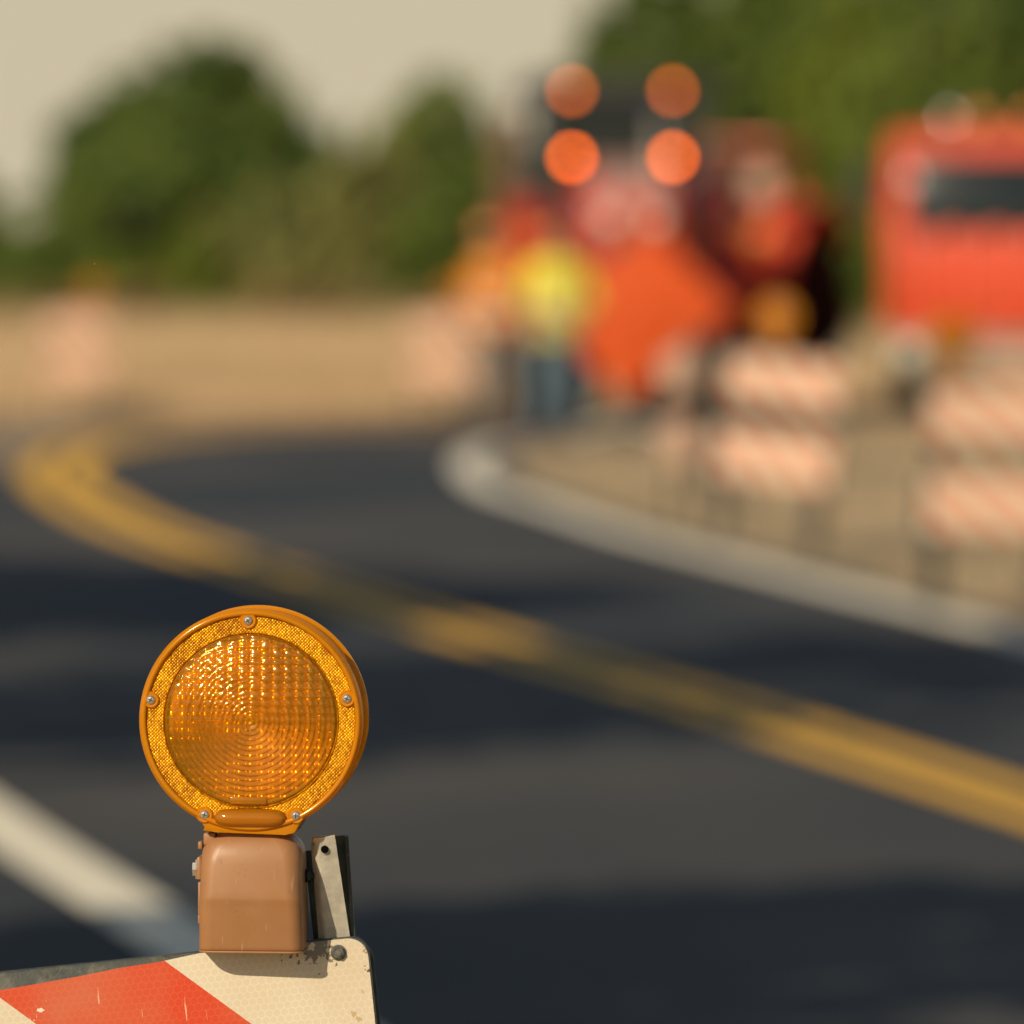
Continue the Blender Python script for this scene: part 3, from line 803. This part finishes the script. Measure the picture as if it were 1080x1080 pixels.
    bm = nb(); box(bm, -.25, .25, .1, .5, 1.35, 1.45, .03); box(bm, -.25, .25, .45, .55, 1.4, 1.95, .03); obj('seat', bm, M['black'], t)
    bm = nb(); cyl(bm, (0, -.8, 1.5), (0, -.45, 1.8), .02, n=8)
    bmesh.ops.create_circle(bm, segments=2, radius=.001) if False else None
    lathe(bm, [(.19, -.01), (.205, 0), (.19, .01), (.175, 0), (.19, -.01)], 20, Matrix.Translation((0, -.44, 1.82)) @ Matrix.Rotation(.9, 4, 'X')); obj('steering_wheel', bm, M['black'], t)
    if cab:
        c = thing_part = bpy.data.objects.new('cab', None); bpy.data.objects.remove(c)
        bm = nb()
        corners = [(-.68, -.85), (.68, -.85), (.72, .6), (-.72, .6)]
        for x, y in corners: cyl(bm, (x, y, 1.25), (x * .97, y * .97, 2.95), .045, n=10)
        box(bm, -.74, .74, -.9, .65, 1.2, 1.32, .03)
        box(bm, -.7, .7, -.88, -.82, 2.18, 2.24)
        cb = obj('cab', bm, M['black'], t)
        bm = nb()
        box(bm, -.64, .64, -.86, -.85, 1.34, 2.90); box(bm, -.64, .64, .58, .59, 1.34, 2.9)
        for s in (-1, 1): box(bm, s * .69 - .006, s * .69 + .006, -.8, .56, 1.34, 2.9)
        obj('cab_glass', bm, M['glass'], cb)
        bm = nb(); box(bm, -.90, .90, -1.0, .75, 2.90, 3.12, .05); obj('cab_roof', bm, M['black'], cb)
        for s in (-1, 1):
            bm = nb(); box(bm, s * .92 - .08, s * .92 + .08, -.95, -.91, 2.15, 2.5, .02); cyl(bm, (s * .7, -.85, 2.5), (s * .92, -.93, 2.5), .012, n=8); obj('mirror', bm, M['black'], cb)
        for s in (-1, 1):
            for z, mm, r in ((2.985, 'lamp_lo', .042), (2.385, 'lamp_hi', .042)):
                bm = nb(); lathe(bm, [(r * 1.35, -.93), (r * 1.45, -1.03), (r * 1.1, -1.035), (.003, -1.035)], 20, Matrix.Translation((s * .455, 0, z)), 'Y'); hs = obj('lamp_housing', bm, M['black'], cb)
                bm = nb(); lathe(bm, [(r, -1.036), (r * .9, -1.05), (.003, -1.056)], 20, Matrix.Translation((s * .455, 0, z)), 'Y'); obj('amber_lamp', bm, M[mm], hs)
    else:
        bm = nb()
        for s in (-1, 1): cyl(bm, (s * .5, .45, 1.2), (s * .5, .5, 2.5), .04, n=10)
        cyl(bm, (-.5, .5, 2.5), (.5, .5, 2.5), .04, n=10); obj('roll_bar', bm, paint, t)
        bm = nb(); box(bm, -.55, .55, -.3, .6, 2.52, 2.60, .03); obj('canopy', bm, paint, t)
        for s in (-1, 1):
            bm = nb(); lathe(bm, [(.09, -1.0), (.16, -1.08), (.12, -1.12), (.003, -1.13)], 20, Matrix.Translation((s * .78, 0, 2.16)), 'Y'); obj('work_lamp_glint', bm, M['pale'], t)  # enlarged pale discs imitate a lamp's glint by colour
    return t
Dt = 77.0
tractor('red_tractor', 'red tractor with dark cab glass and four lit amber lamps, behind the diamond sign', ((652 - 540) / F * Dt, Dt + 1.0, 0), math.radians(2))
tr2 = tractor('red_tractor', 'open red tractor with a canopy, between the lamp-lit tractor and the red truck', (2.10, 82.5, 0), math.radians(-24), cab=False, paint=M['bright_red'])

def truck(loc, yaw):
    t = thing('red_truck', 'bright red truck with dark window and ribbed front at the right edge', 'truck', loc, (0, 0, yaw))
    P_ = M['bright_red']
    bm = nb()
    rings = []
    for z, hw, yf in ((.80, 1.20, 0), (.9, 1.22, -.02), (1.80, 1.22, -.02), (1.9, 1.21, .02), (2.4, 1.20, .10), (2.58, 1.19, .13), (2.64, 1.15, .22)):
        yb = 1.9
        rings.append([(-hw, yf + .1, z), (-hw + .1, yf, z), (hw - .1, yf, z), (hw, yf + .1, z), (hw, yb, z), (-hw, yb, z)])
    loft(bm, rings)
    cab = obj('cab', bm, P_, t, smooth=.4)
    bm = nb()
    n = 6
    for k in range(n):
        x = -1.0 + 2.0 * k / (n - 1); box(bm, x - .10, x + .10, -.10, -.018, .95, 1.74, .03)
    obj('front_ribs', bm, P_, cab)
    bm = nb(); mt = Matrix.Translation((0, .035, 2.09)) @ Matrix.Rotation(-.165, 4, 'X'); box(bm, -1.03, 1.08, -.03, .0, -.40, .33, .02, mtx=mt)
    ws = obj('windscreen', bm, M['glass'], cab)
    bm = nb()
    for x in (-.3, .5): cyl(bm, (x, -.03, 1.86), (x + .35, .0, 2.15), .01, n=6)
    obj('wiper', bm, M['black'], ws)
    for s in (-1, 1):
        bm = nb(); x0, x1 = sorted((s * 1.205, s * 1.225)); box(bm, x0, x1, .25, 1.2, 1.95, 2.45, .01); obj('side_window', bm, M['glass'], cab)
        bm = nb(); box(bm, s * 1.42 - .09, s * 1.42 + .09, .0, .06, 1.85, 2.3, .02); cyl(bm, (s * 1.2, .12, 2.35), (s * 1.42, .03, 2.3), .015, n=8); obj('mirror', bm, M['black'], cab)
        bm = nb(); lathe(bm, [(.07, -.05), (.085, -.09), (.05, -.11), (.003, -.12)], 22, Matrix.Translation((s * 1.0, -.03, .62)), 'Y'); obj('headlight', bm, M['headlamp'], t)
        wheel(t, s * 1.0, .9, .48, .3, M['grey'], 24); wheel(t, s * 1.0, 5.2, .48, .34, M['grey'], 24)
        bm = nb(); box(bm, *sorted((s * .84, s * 1.2)), .35, 1.5, .98, 1.03, .01); obj('mudguard', bm, M['black'], t)
    bm = nb(); box(bm, -1.22, 1.22, -.08, .14, .42, .79, .04); obj('bumper', bm, M['grey'], t)
    bm = nb(); box(bm, -.35, .35, -.095, -.082, .5, .64); obj('number_plate', bm, M['pale'], t)
    bm = nb(); box(bm, -.45, .45, .1, 6.4, .5, .78, .02); obj('chassis', bm, M['black'], t)
    bm = nb(); box(bm, -1.2, 1.2, 2.05, 6.5, .95, 2.3, .04)
    for k in range(7):
        for s in (-1, 1): box(bm, *sorted((s * 1.2, s * 1.24)), 2.3 + k * .65, 2.38 + k * .65, 1.0, 2.25)
    obj('tipper_body', bm, P_, t)
    bm = nb(); box(bm, -.55, .75, .6, .85, 2.632, 2.69, .01); lb = obj('light_bar', bm, M['black'], cab)
    for x in (-.35, .1, .55):
        bm = nb(); lathe(bm, [(.09, 2.69), (.09, 2.78), (.07, 2.83), (.01, 2.85)], 20, Matrix.Translation((x, .72, 0))); obj('beacon', bm, M['amber_plastic'], lb)
    bm = nb(); sph(bm, (-.62, .5, 2.75), .10); cyl(bm, (-.62, .5, 2.62), (-.62, .5, 2.75), .015, n=8); obj('round_mirror', bm, M['chrome'], cab)
    return t
truck(((936 - 540) / F * 78 + 1.22, 78.3, 0), math.radians(-2.6))

# pole beside the tractor
bm = nb(); lathe(bm, [(.17, -.2), (.165, .3), (.145, 2.7), (.14, 2.86), (.10, 2.88)], 18)
pole = obj('timber_pole', bm, M['wood'], None, loc=((536 - 540) / F * 84, 84, 0)); tag(pole, 'stout brown timber pole left of the tractor, behind the workers', 'pole')

# ------------------------------------------------------------------ workers
def skinned(edges, verts, radii, name, m, parent, lv=2):
    me = bpy.data.meshes.new(name); me.from_pydata(verts, edges, [])
    o = bpy.data.objects.new(name, me); COL.objects.link(o)
    md = o.modifiers.new('skin', 'SKIN'); sv = me.skin_vertices[0].data
    for i, r in enumerate(radii):
        rr_ = r if isinstance(r, tuple) else (r, r); sv[i].radius = rr_
    sv[0].use_root = True
    sb = o.modifiers.new('sub', 'SUBSURF'); sb.levels = lv; sb.render_levels = lv
    dg = bpy.context.evaluated_depsgraph_get()
    me2 = bpy.data.meshes.new_from_object(o.evaluated_get(dg)); me2.name = name
    bpy.data.objects.remove(o)
    me2.materials.clear()
    return obj(name, me2, m, parent, smooth=3.2)
def person(label, loc, yaw, shirt, vest, trous, hat, arms, lean=0):
    t = thing('person', label, 'person', loc, (0, 0, yaw))
    # joints (front is -y)
    hip, chest, neck, head = Vector((0, 0, .93)), Vector((0, -.02 - lean * .4, 1.30)), Vector((0, -.03 - lean * .7, 1.47)), Vector((0, -.05 - lean, 1.61))
    V = [hip, Vector((0, 0, 1.08)), chest, neck, head, head + Vector((0, 0, .10))]; E = [(0, 1), (1, 2), (2, 3), (3, 4), (4, 5)]
    R = [(.15, .11), (.14, .10), (.16, .11), (.058, .06), (.078, .095), (.06, .075)]
    LV, LE, LR = [hip], [], [(.16, .12)]
    SV, SE, SR = [Vector((0, 0, 1.0)), Vector((0, 0, 1.12)), chest, neck - Vector((0, 0, .04))], [(0, 1), (1, 2), (2, 3)], [(.165, .125), (.155, .115), (.175, .125), (.08, .075)]
    for s in (-1, 1):
        st = .12 if s > 0 else .04
        k, a, f = Vector((s * .12, -.05, .50)), Vector((s * .14, st - .05, .09)), Vector((s * .16, st - .20, .03))
        b = len(V); V += [Vector((s * .10, 0, .86)), k, a, f]; E += [(0, b), (b, b + 1), (b + 1, b + 2), (b + 2, b + 3)]; R += [.095, .06, .042, .035]
        b = len(LV); LV += [Vector((s * .105, 0, .85)), k, a + Vector((0, 0, .02))]; LE += [(0, b), (b, b + 1), (b + 1, b + 2)]; LR += [.105, .078, .07]
        sh = chest + Vector((s * .19, 0, .10)); el, ha = [Vector(p) for p in arms[0 if s < 0 else 1]]
        b = len(V); hd = ha + (ha - el).normalized() * .08
        V += [sh, el, ha, hd]; E += [(2, b), (b, b + 1), (b + 1, b + 2), (b + 2, b + 3)]; R += [.06, .042, .03, (.040, .022)]
        base = b + 3
        d = (ha - el).normalized(); sd = d.cross(Vector((0, 1, 0))).normalized()
        for q, ln in enumerate((.060, .072, .068, .052)):
            c = len(V); p0 = hd + sd * (.026 - .017 * q) + d * .01
            V += [p0 + d * ln * .55, p0 + d * ln * .9 + Vector((0, -.015, -.01))]; E += [(base, c), (c, c + 1)]; R += [.009, .0075]
        c = len(V); V += [ha + d * .03 + sd * .045, ha + d * .065 + sd * .055]; E += [(b + 2, c), (c, c + 1)]; R += [.011, .009]
        b = len(SV); SV += [sh, el, el.lerp(ha, .25)]; SE += [(2, b), (b, b + 1), (b + 1, b + 2)]; SR += [.082, .060, .055]
        # boot
        bm = nb(); 
        loft(bm, [[(a.x + hw * math.cos(q), y0_ + hd_ * math.sin(q), z) for q in [2 * PI * i / 14 for i in range(14)]] for z, hw, hd_, y0_ in ((0, .052, .14, a.y - .06), (.04, .052, .14, a.y - .06), (.08, .048, .10, a.y - .03), (.13, .05, .06, a.y), (.20, .055, .06, a.y))])
        obj('boot', bm, M['boot'], t)
    body = skinned(E, V, R, 'body', M['skin'], t)
    # facial features
    bm = nb(); hc = head + Vector((0, 0, .02))
    sph(bm, hc + Vector((0, -.095, -.005)), .016, (.8, 1.1, 1.3), 10, 8); 
    for s in (-1, 1): sph(bm, hc + Vector((s * .082, .0, .0)), .022, (.4, .8, 1.2), 10, 8)
    obj('nose_and_ears', bm, M['skin'], body)
    bm = nb()
    for s in (-1, 1): sph(bm, hc + Vector((s * .031, -.083, .025)), .010, u=10, v=8)
    box(bm, hc.x - .024, hc.x + .024, hc.y - .092, hc.y - .080, hc.z - .052, hc.z - .044)
    obj('eyes_and_mouth', bm, M['hair'], body)
    bm = nb(); sph(bm, hc + Vector((0, .02, .035)), .098, (.92, 1.05, 1.0)); obj('hair', bm, M['hair'], body)
    skinned(LE, LV, LR, 'trousers', trous, t); skinned(SE, SV, SR, 'shirt', shirt, t)
    # vest: open fronted tube with shoulder straps and tape
    def ring(z, hw, hd_, cy): return [(hw * math.cos(q) * (1 if abs(math.cos(q)) < .999 else 1), cy + hd_ * math.sin(q), z) for q in [2 * PI * i / 28 for i in range(28)]]
    def cyz(z): return -.02 - lean * .4 * max(0, (z - .93) / .37)
    bm = nb(); loft(bm, [ring(z, hw, hd_, cyz(z)) for z, hw, hd_ in ((.86, .205, .160), (1.0, .20, .155), (1.12, .195, .150), (1.28, .215, .158), (1.38, .225, .155), (1.45, .20, .135), (1.49, .11, .095))], capa=False, capb=False)
    v = obj('vest', bm, vest, t, smooth=1.5)
    bm = nb()
    for z in (.98, 1.16): loft(bm, [ring(z - .025, .206, .160, cyz(z)), ring(z + .025, .206, .160, cyz(z))], capa=False, capb=False)
    obj('reflective_tape', bm, M['tape'], v)
    bm = nb(); prof = [(.155, .055), (.157, .062), (.120, .068), (.117, .10), (.095, .15), (.05, .178), (.004, .185)]
    lathe(bm, prof, 26, Matrix.Translation(hc + Vector((0, -.005, 0)))); obj('hard_hat', bm, hat, t)
    return t
person('worker in a plain lime yellow vest and blue jeans, left of the orange diamond sign', ((586 - 540) / F * 67.2, 67.2, 0), math.radians(20), M['vest_yellow'], M['vest_yellow'], M['denim'], M['hat_red'], (((-.27, -.08, 1.12), (-.20, -.30, 1.05)), ((.27, -.10, 1.12), (.16, -.32, 1.08))), .04)
person('worker in an orange shirt and grey trousers, left of the yellow-vested worker', ((525 - 540) / F * 73, 73, 0), math.radians(-30), M['vest_orange'], M['vest_orange'], M['grey_trousers'], M['hat_orange'], (((-.29, -.02, 1.12), (-.28, -.20, .92)), ((.27, -.12, 1.14), (.18, -.34, 1.22))), .10)

# ------------------------------------------------------------------ trees and plants
def quads(name, C, U, V, m, parent=None):
    n = len(C); co = np.empty((n, 4, 3), np.float32)
    co[:, 0] = C - U * .5 - V * .2; co[:, 1] = C - V * .0 + U * 0 - V * .5; co[:, 2] = C + U * .5 - V * .1; co[:, 3] = C + V * .5
    me = bpy.data.meshes.new(name); me.vertices.add(4 * n); me.vertices.foreach_set('co', co.ravel())
    me.loops.add(4 * n); me.loops.foreach_set('vertex_index', np.arange(4 * n, dtype=np.int32))
    me.polygons.add(n); me.polygons.foreach_set('loop_start', np.arange(0, 4 * n, 4, dtype=np.int32))
    me.update(); me.validate()
    me.materials.append(m); o = bpy.data.objects.new(name, me); COL.objects.link(o); o.parent = parent
    return o
def rnd_unit(rg, n):
    v = rg.normal(size=(n, 3)); return v / np.linalg.norm(v, axis=1, keepdims=True)
def crown(seed, lobes, n, leaf, m, parent, name='crown'):
    """leaves on many twig clumps spread over the lobes (cx,cy,cz,rx,ry,rz)"""
    rg = np.random.default_rng(seed); Cs = []
    vol = np.array([l[3] * l[4] * l[5] for l in lobes]) ** .75; vol /= vol.sum()
    for l, f in zip(lobes, vol):
        k = max(30, int(n * f)); nc = max(10, k // 46)
        d = rnd_unit(rg, nc); rad = rg.uniform(.45, 1.04, nc) ** .6
        cc = d * rad[:, None]; cs = rg.uniform(.09, .24, nc)
        idx = rg.integers(0, nc, k)
        p = cc[idx] + rg.normal(size=(k, 3)) * cs[idx][:, None] * .62
        Cs.append(p * np.array(l[3:6]) + np.array(l[0:3]))
    C = np.concatenate(Cs); k = len(C)
    C = C[C[:, 2] > .05]; k = len(C)
    U = rnd_unit(rg, k); T = rnd_unit(rg, k); V = np.cross(U, T); V /= np.linalg.norm(V, axis=1, keepdims=True) + 1e-9
    s = rg.uniform(.6, 1.4, k)[:, None] * leaf
    return quads(name, C, U * s * .8, V * s * 1.2, m, parent)
def limbs(seed, h, r, lobes, parent, m=None):
    rr_ = random.Random(seed); bm = nb()
    top = Vector((rr_.uniform(-.2, .2), 0, h * .72)); 
    pts = [Vector((0, 0, -.1)), Vector((0, 0, h * .18)), Vector((rr_.uniform(-.15, .15), 0, h * .4)), top]
    rad = [r * 1.3, r, r * .75, r * .3]
    for a, b, ra, rb in zip(pts, pts[1:], rad, rad[1:]): cyl(bm, a, b, ra, rb, 12)
    for l in lobes:
        c = Vector(l[0:3]); st = pts[1].lerp(top, rr_.uniform(.1, .8)); mid = st.lerp(c, .5) + Vector((0, 0, -.1 * l[5]))
        cyl(bm, st, mid, r * .45, r * .28, 8); cyl(bm, mid, c, r * .28, r * .12, 8)
        for q in range(3):
            e = c + Vector((rr_.uniform(-.6, .6) * l[3], rr_.uniform(-.6, .6) * l[4], rr_.uniform(-.1, .7) * l[5])); cyl(bm, mid.lerp(c, .6), e, r * .15, r * .04, 6)
    return obj('trunk', bm, m or M['bark'], parent)
def tree(name, label, cat, x, y, h, w, seed, m, n=9000, leaf=.2, low=.12, group=None, peak=1.0, dy=.8):
    t = thing(name, label, cat, (x, y, 0), (0, 0, 0), group); rr_ = random.Random(seed)
    lobes = [(0, 0, h * .60, w * .30, w * .30 * dy, h * .34), (w * .02, 0, h * .82 , w * .17 * peak, w * .17, h * .18)]
    lobes += [(0, 0, h * .36, w * .40, w * .36 * dy, h * .24), (-w * .12, 0, h * .58, w * .24, w * .22, h * .2), (w * .14, 0, h * .56, w * .24, w * .22, h * .2)]
    for k in range(7):
        a = 2 * PI * k / 7 + rr_.uniform(-.3, .3); q = rr_.uniform(.22, .34)
        z = h * rr_.uniform(low + .18, .62); sz = w * rr_.uniform(.15, .23) * (1.15 - .4 * z / h)
        lobes.append((w * q * math.cos(a), w * q * math.sin(a) * dy, z, sz, sz, sz * rr_.uniform(.8, 1.2) * h / w * .9))
    crown(seed, lobes, n, leaf, m, t); limbs(seed, h, max(.08, h * .028), lobes, t)
    return t
def px_x(px, D): return (px - 540) / F * D
def hz(py, D): return EYE + (HOR - py) / F * D
GT = 'background trees'
tree('broadleaf_tree', 'large rounded dark green tree against the sky, left of centre', 'tree', px_x(205, 190), 190, hz(40, 190), 400 / F * 190, 3, M['leaf_dark'], 30000, .25, 0, GT)
tree('broadleaf_tree', 'dark tree crown cut off by the left edge of the photo', 'tree', px_x(-40, 185), 185, hz(165, 185), 130 / F * 185, 4, M['leaf_dark'], 6000, .2, 0, GT)
tree('broadleaf_tree', 'narrow green tree against the sky, between the large rounded tree and the tractor', 'tree', px_x(458, 180), 180, hz(78, 180), 235 / F * 180, 5, M['leaf_mid'], 14000, .24, 0, GT)
R_ = [(690, 140, -70, 240, 'leaf_dark', 'dark green tree behind the lamp-lit tractor'), (820, 150, -150, 270, 'leaf_mid', 'tall mid green tree behind the open red tractor'),
      (900, 132, -40, 190, 'leaf_bright', 'yellow green tree between the open tractor and the red truck'), (985, 128, -90, 200, 'leaf_mid', 'tall green tree rising behind the left side of the red truck'), (1085, 145, -130, 230, 'leaf_dark', 'dark green tree behind the red truck at the right edge')]
for i, (px, D, top_, wpx, mm, lab) in enumerate(R_):
    tree('broadleaf_tree', lab, 'tree', px_x(px, D), D, hz(top_, D), wpx / F * D * 1.1, 20 + i, M[mm], 20000, .19, 0, GT)
GS = 'shrubs along the field edge'
Sh = [(-5, 158, 205, 150, 'leaf_mid', 'green shrub at the left edge behind the far left barricade'), (75, 150, 232, 140, 'leaf_mid', 'low green shrub left of the large rounded tree'),
      (160, 145, 238, 150, 'leaf_bright', 'yellowish green shrub below the large rounded tree'), (250, 150, 225, 150, 'leaf_olive', 'olive shrub at the foot of the large rounded tree, on its right'),
      (335, 152, 130, 140, 'leaf_olive', 'olive shrub in the dip between the two skyline trees'), (410, 146, 120, 130, 'leaf_olive', 'taller olive green shrub left of the workers'), (485, 142, 150, 130, 'leaf_mid', 'mid green shrub just left of the timber pole'),
      (560, 146, 205, 120, 'leaf_olive', 'olive shrub showing through behind the workers'), (650, 120, 170, 160, 'leaf_mid', 'shrub directly behind the lamp-lit tractor'), (915, 118, 200, 120, 'leaf_mid', 'green shrub in the gap left of the red truck')]
for i, (px, D, top_, wpx, mm, lab) in enumerate(Sh):
    h = hz(top_, D); w = wpx / F * D * 1.15
    t = thing('shrub', lab, 'shrub', (px_x(px, D), D, 0), group=GS); rr_ = random.Random(60 + i); lobes = []
    for k in range(7):
        lobes.append((w * rr_.uniform(-.33, .33), rr_.uniform(-.5, .5), h * rr_.uniform(.3, .72), w * rr_.uniform(.16, .26), .8, h * rr_.uniform(.22, .34)))
    lobes.append((0, 0, h * .35, w * .42, .9, h * .4))
    crown(80 + i, lobes, 8000, .15, M[mm], t, 'foliage'); limbs(90 + i, h * .8, .06, lobes[:6], t)
# low dry brush in front of the shrubs
for i, (px, D, lab) in enumerate(((130, 138, 'brownish dry bush above the far left barricade'), (275, 136, 'brownish dry bush below the large rounded tree'), (400, 134, 'brownish dry bush above the barricade left of the workers'), (20, 137, 'brownish dry bush at the left edge'))):
    h, w = hz(292, D) , 150 / F * D
    t = thing('dry_bush', lab, 'bush', (px_x(px, D), D, 0), group='dry bushes at the field edge'); rr_ = random.Random(160 + i)
    lobes = [(w * rr_.uniform(-.4, .4), rr_.uniform(-.4, .4), h * rr_.uniform(.3, .7), w * .2, .6, h * .3) for k in range(7)]
    crown(180 + i, lobes, 3000, .12, M['leaf_brown'], t, 'foliage'); limbs(190 + i, h * .7, .04, lobes[:5], t)

# roadside trees on the left, outside the view, which shade the road
def shade_tree(tx, ty, cz, r, seed, lab, n):
    s = Vector((SUN.x, SUN.y)).normalized(); k = cz / (-SUN.z / math.hypot(SUN.x, SUN.y))
    x, y = tx - s.x * k, ty - s.y * k
    t = thing('broadleaf_tree', lab, 'tree', (x, y, 0), group='roadside trees shading the road'); rr_ = random.Random(seed)
    lobes = [(0, 0, cz, r * .8, r * .8, r * .8)]
    for q in range(9):
        d = Vector((rr_.gauss(0, 1), rr_.gauss(0, 1), rr_.gauss(0, 1))).normalized() * r * .55
        lobes.append((d.x, d.y, cz + d.z, r * .45, r * .45, r * .45))
    crown(seed, lobes, n, .17, M['leaf_mid'], t); limbs(seed, cz + r * .6, .22, lobes, t)
SUN = Vector((.62, 1, -.62)).normalized()
shade_tree(-2.4, 37.0, 6.0, 2.7, 304, 'roadside tree whose shadow lies across the yellow line', 7500)
shade_tree(.9, 31.0, 6.0, 3.0, 301, 'roadside tree whose shadow covers the road beyond the warning light', 9000)
shade_tree(.1, 18.6, 4.6, 1.9, 302, 'roadside tree whose shadow darkens the road at the bottom', 9000)
shade_tree(-3.4, 41, 5.5, 2.0, 303, 'roadside tree whose shadow lies at the left before the bend', 9000)

# dry grass
def grass(name, n, xf, seed, hmin, hmax, wd):
    rg = np.random.default_rng(seed); X, Y = xf(rg, n); k = len(X)
    h = rg.uniform(hmin, hmax, k) * np.clip((Y - 60) / 50 if hmax > .3 else 1, .25, 1); lean = rg.normal(size=(k, 2)) * .22
    a = rg.uniform(0, 2 * PI, k); w = wd * rg.uniform(.6, 1.4, k)
    co = np.zeros((k, 3, 3), np.float32)
    co[:, 0, 0] = X - w * np.cos(a); co[:, 0, 1] = Y - w * np.sin(a); co[:, 1, 0] = X + w * np.cos(a); co[:, 1, 1] = Y + w * np.sin(a)
    co[:, 2, 0] = X + lean[:, 0] * h; co[:, 2, 1] = Y + lean[:, 1] * h; co[:, 2, 2] = h
    me = bpy.data.meshes.new(name); me.vertices.add(3 * k); me.vertices.foreach_set('co', co.ravel())
    me.loops.add(3 * k); me.loops.foreach_set('vertex_index', np.arange(3 * k, dtype=np.int32))
    me.polygons.add(k); me.polygons.foreach_set('loop_start', np.arange(0, 3 * k, 3, dtype=np.int32)); me.update(); me.validate()
    me.materials.append(M['straw']); o = bpy.data.objects.new(name, me); COL.objects.link(o)
    return o
def far_field(rg, n):
    Y = 79.6 + (rg.uniform(0, 1, n) ** 1.5) * 62; X = rg.uniform(-.085, .085, n) * Y
    k = ~((X > -.6) & (Y < 90)); return X[k], Y[k]
g1 = grass('dry_grass', 60000, far_field, 11, .25, .8, .010)
tag(g1, 'tall straw coloured dry grass in the field beyond the road bend', 'grass'); struct(g1, 'stuff')
def right_dirt(rg, n):
    Y = rg.uniform(34, 76, n); X = rg.uniform(-.5, 6, n)
    kx = np.interp(Y, [p.y for p in kerb[:130]], [p.x for p in kerb[:130]])
    cl = np.sin(X * 2.3 + 1) * np.sin(Y * .6) + rg.normal(size=n) * .3
    k = (X > kx + .45) & (cl > .25); k &= ~((Y > 66) & (X < 2)); return X[k], Y[k]
g2 = grass('sparse_grass', 16000, right_dirt, 12, .03, .14, .006)
tag(g2, 'sparse short dry grass on the bare dirt right of the kerb', 'grass'); struct(g2, 'stuff')

# ------------------------------------------------------------------ light, sky, camera
sd = bpy.data.lights.new('sun', 'SUN'); sd.energy = 4.3; sd.angle = math.radians(.53); sd.color = (1, .85, .63)
so = bpy.data.objects.new('sun', sd); COL.objects.link(so); so.rotation_euler = SUN.to_track_quat('-Z', 'Y').to_euler(); so.location = (-20, -30, 30)
w = bpy.data.worlds.new('World'); S.world = w; w.use_nodes = True
N, L = w.node_tree.nodes, w.node_tree.links
bg = N['Background']
sky = N.new('ShaderNodeTexSky'); sky.sky_type = 'NISHITA'; sky.sun_disc = False
sky.sun_elevation = math.asin(-SUN.z); sky.sun_rotation = math.atan2(-SUN.x, -SUN.y); sky.dust_density = 1.2; sky.air_density = 1.3
# hazy warm band of sky low over the horizon
tc = N.new('ShaderNodeTexCoord'); sx = N.new('ShaderNodeSeparateXYZ'); L.new(tc.outputs['Generated'], sx.inputs[0])
mr = N.new('ShaderNodeMapRange'); mr.interpolation_type = 'SMOOTHSTEP'; mr.inputs[1].default_value = .035; mr.inputs[2].default_value = .15; mr.inputs[3].default_value = 1; mr.inputs[4].default_value = 0
L.new(sx.outputs[2], mr.inputs[0])
mx = N.new('ShaderNodeMix'); mx.data_type = 'RGBA'; L.new(mr.outputs[0], mx.inputs[0]); L.new(sky.outputs[0], mx.inputs[6])
SKYS = .062
mx.inputs[7].default_value = (.60 / SKYS, .52 / SKYS, .365 / SKYS, 1)
L.new(mx.outputs[2], bg.inputs['Color']); bg.inputs['Strength'].default_value = SKYS

cd = bpy.data.cameras.new('camera'); cam = bpy.data.objects.new('camera', cd); COL.objects.link(cam)
cam.location = (0, 0, EYE); cam.rotation_euler = (PI / 2 - PITCH, 0, 0)
cd.sensor_width = 24; cd.lens = 200; cd.clip_end = 5000; cd.clip_start = .1
cd.dof.use_dof = True; cd.dof.focus_distance = 7.25; cd.dof.aperture_fstop = 3.95
S.camera = cam
S.view_settings.view_transform = 'Standard'; S.view_settings.look = 'None'; S.view_settings.gamma = 1; S.view_settings.exposure = 0
S.render.engine = 'CYCLES'
S.cycles.max_bounces = 8; S.cycles.transparent_max_bounces = 12
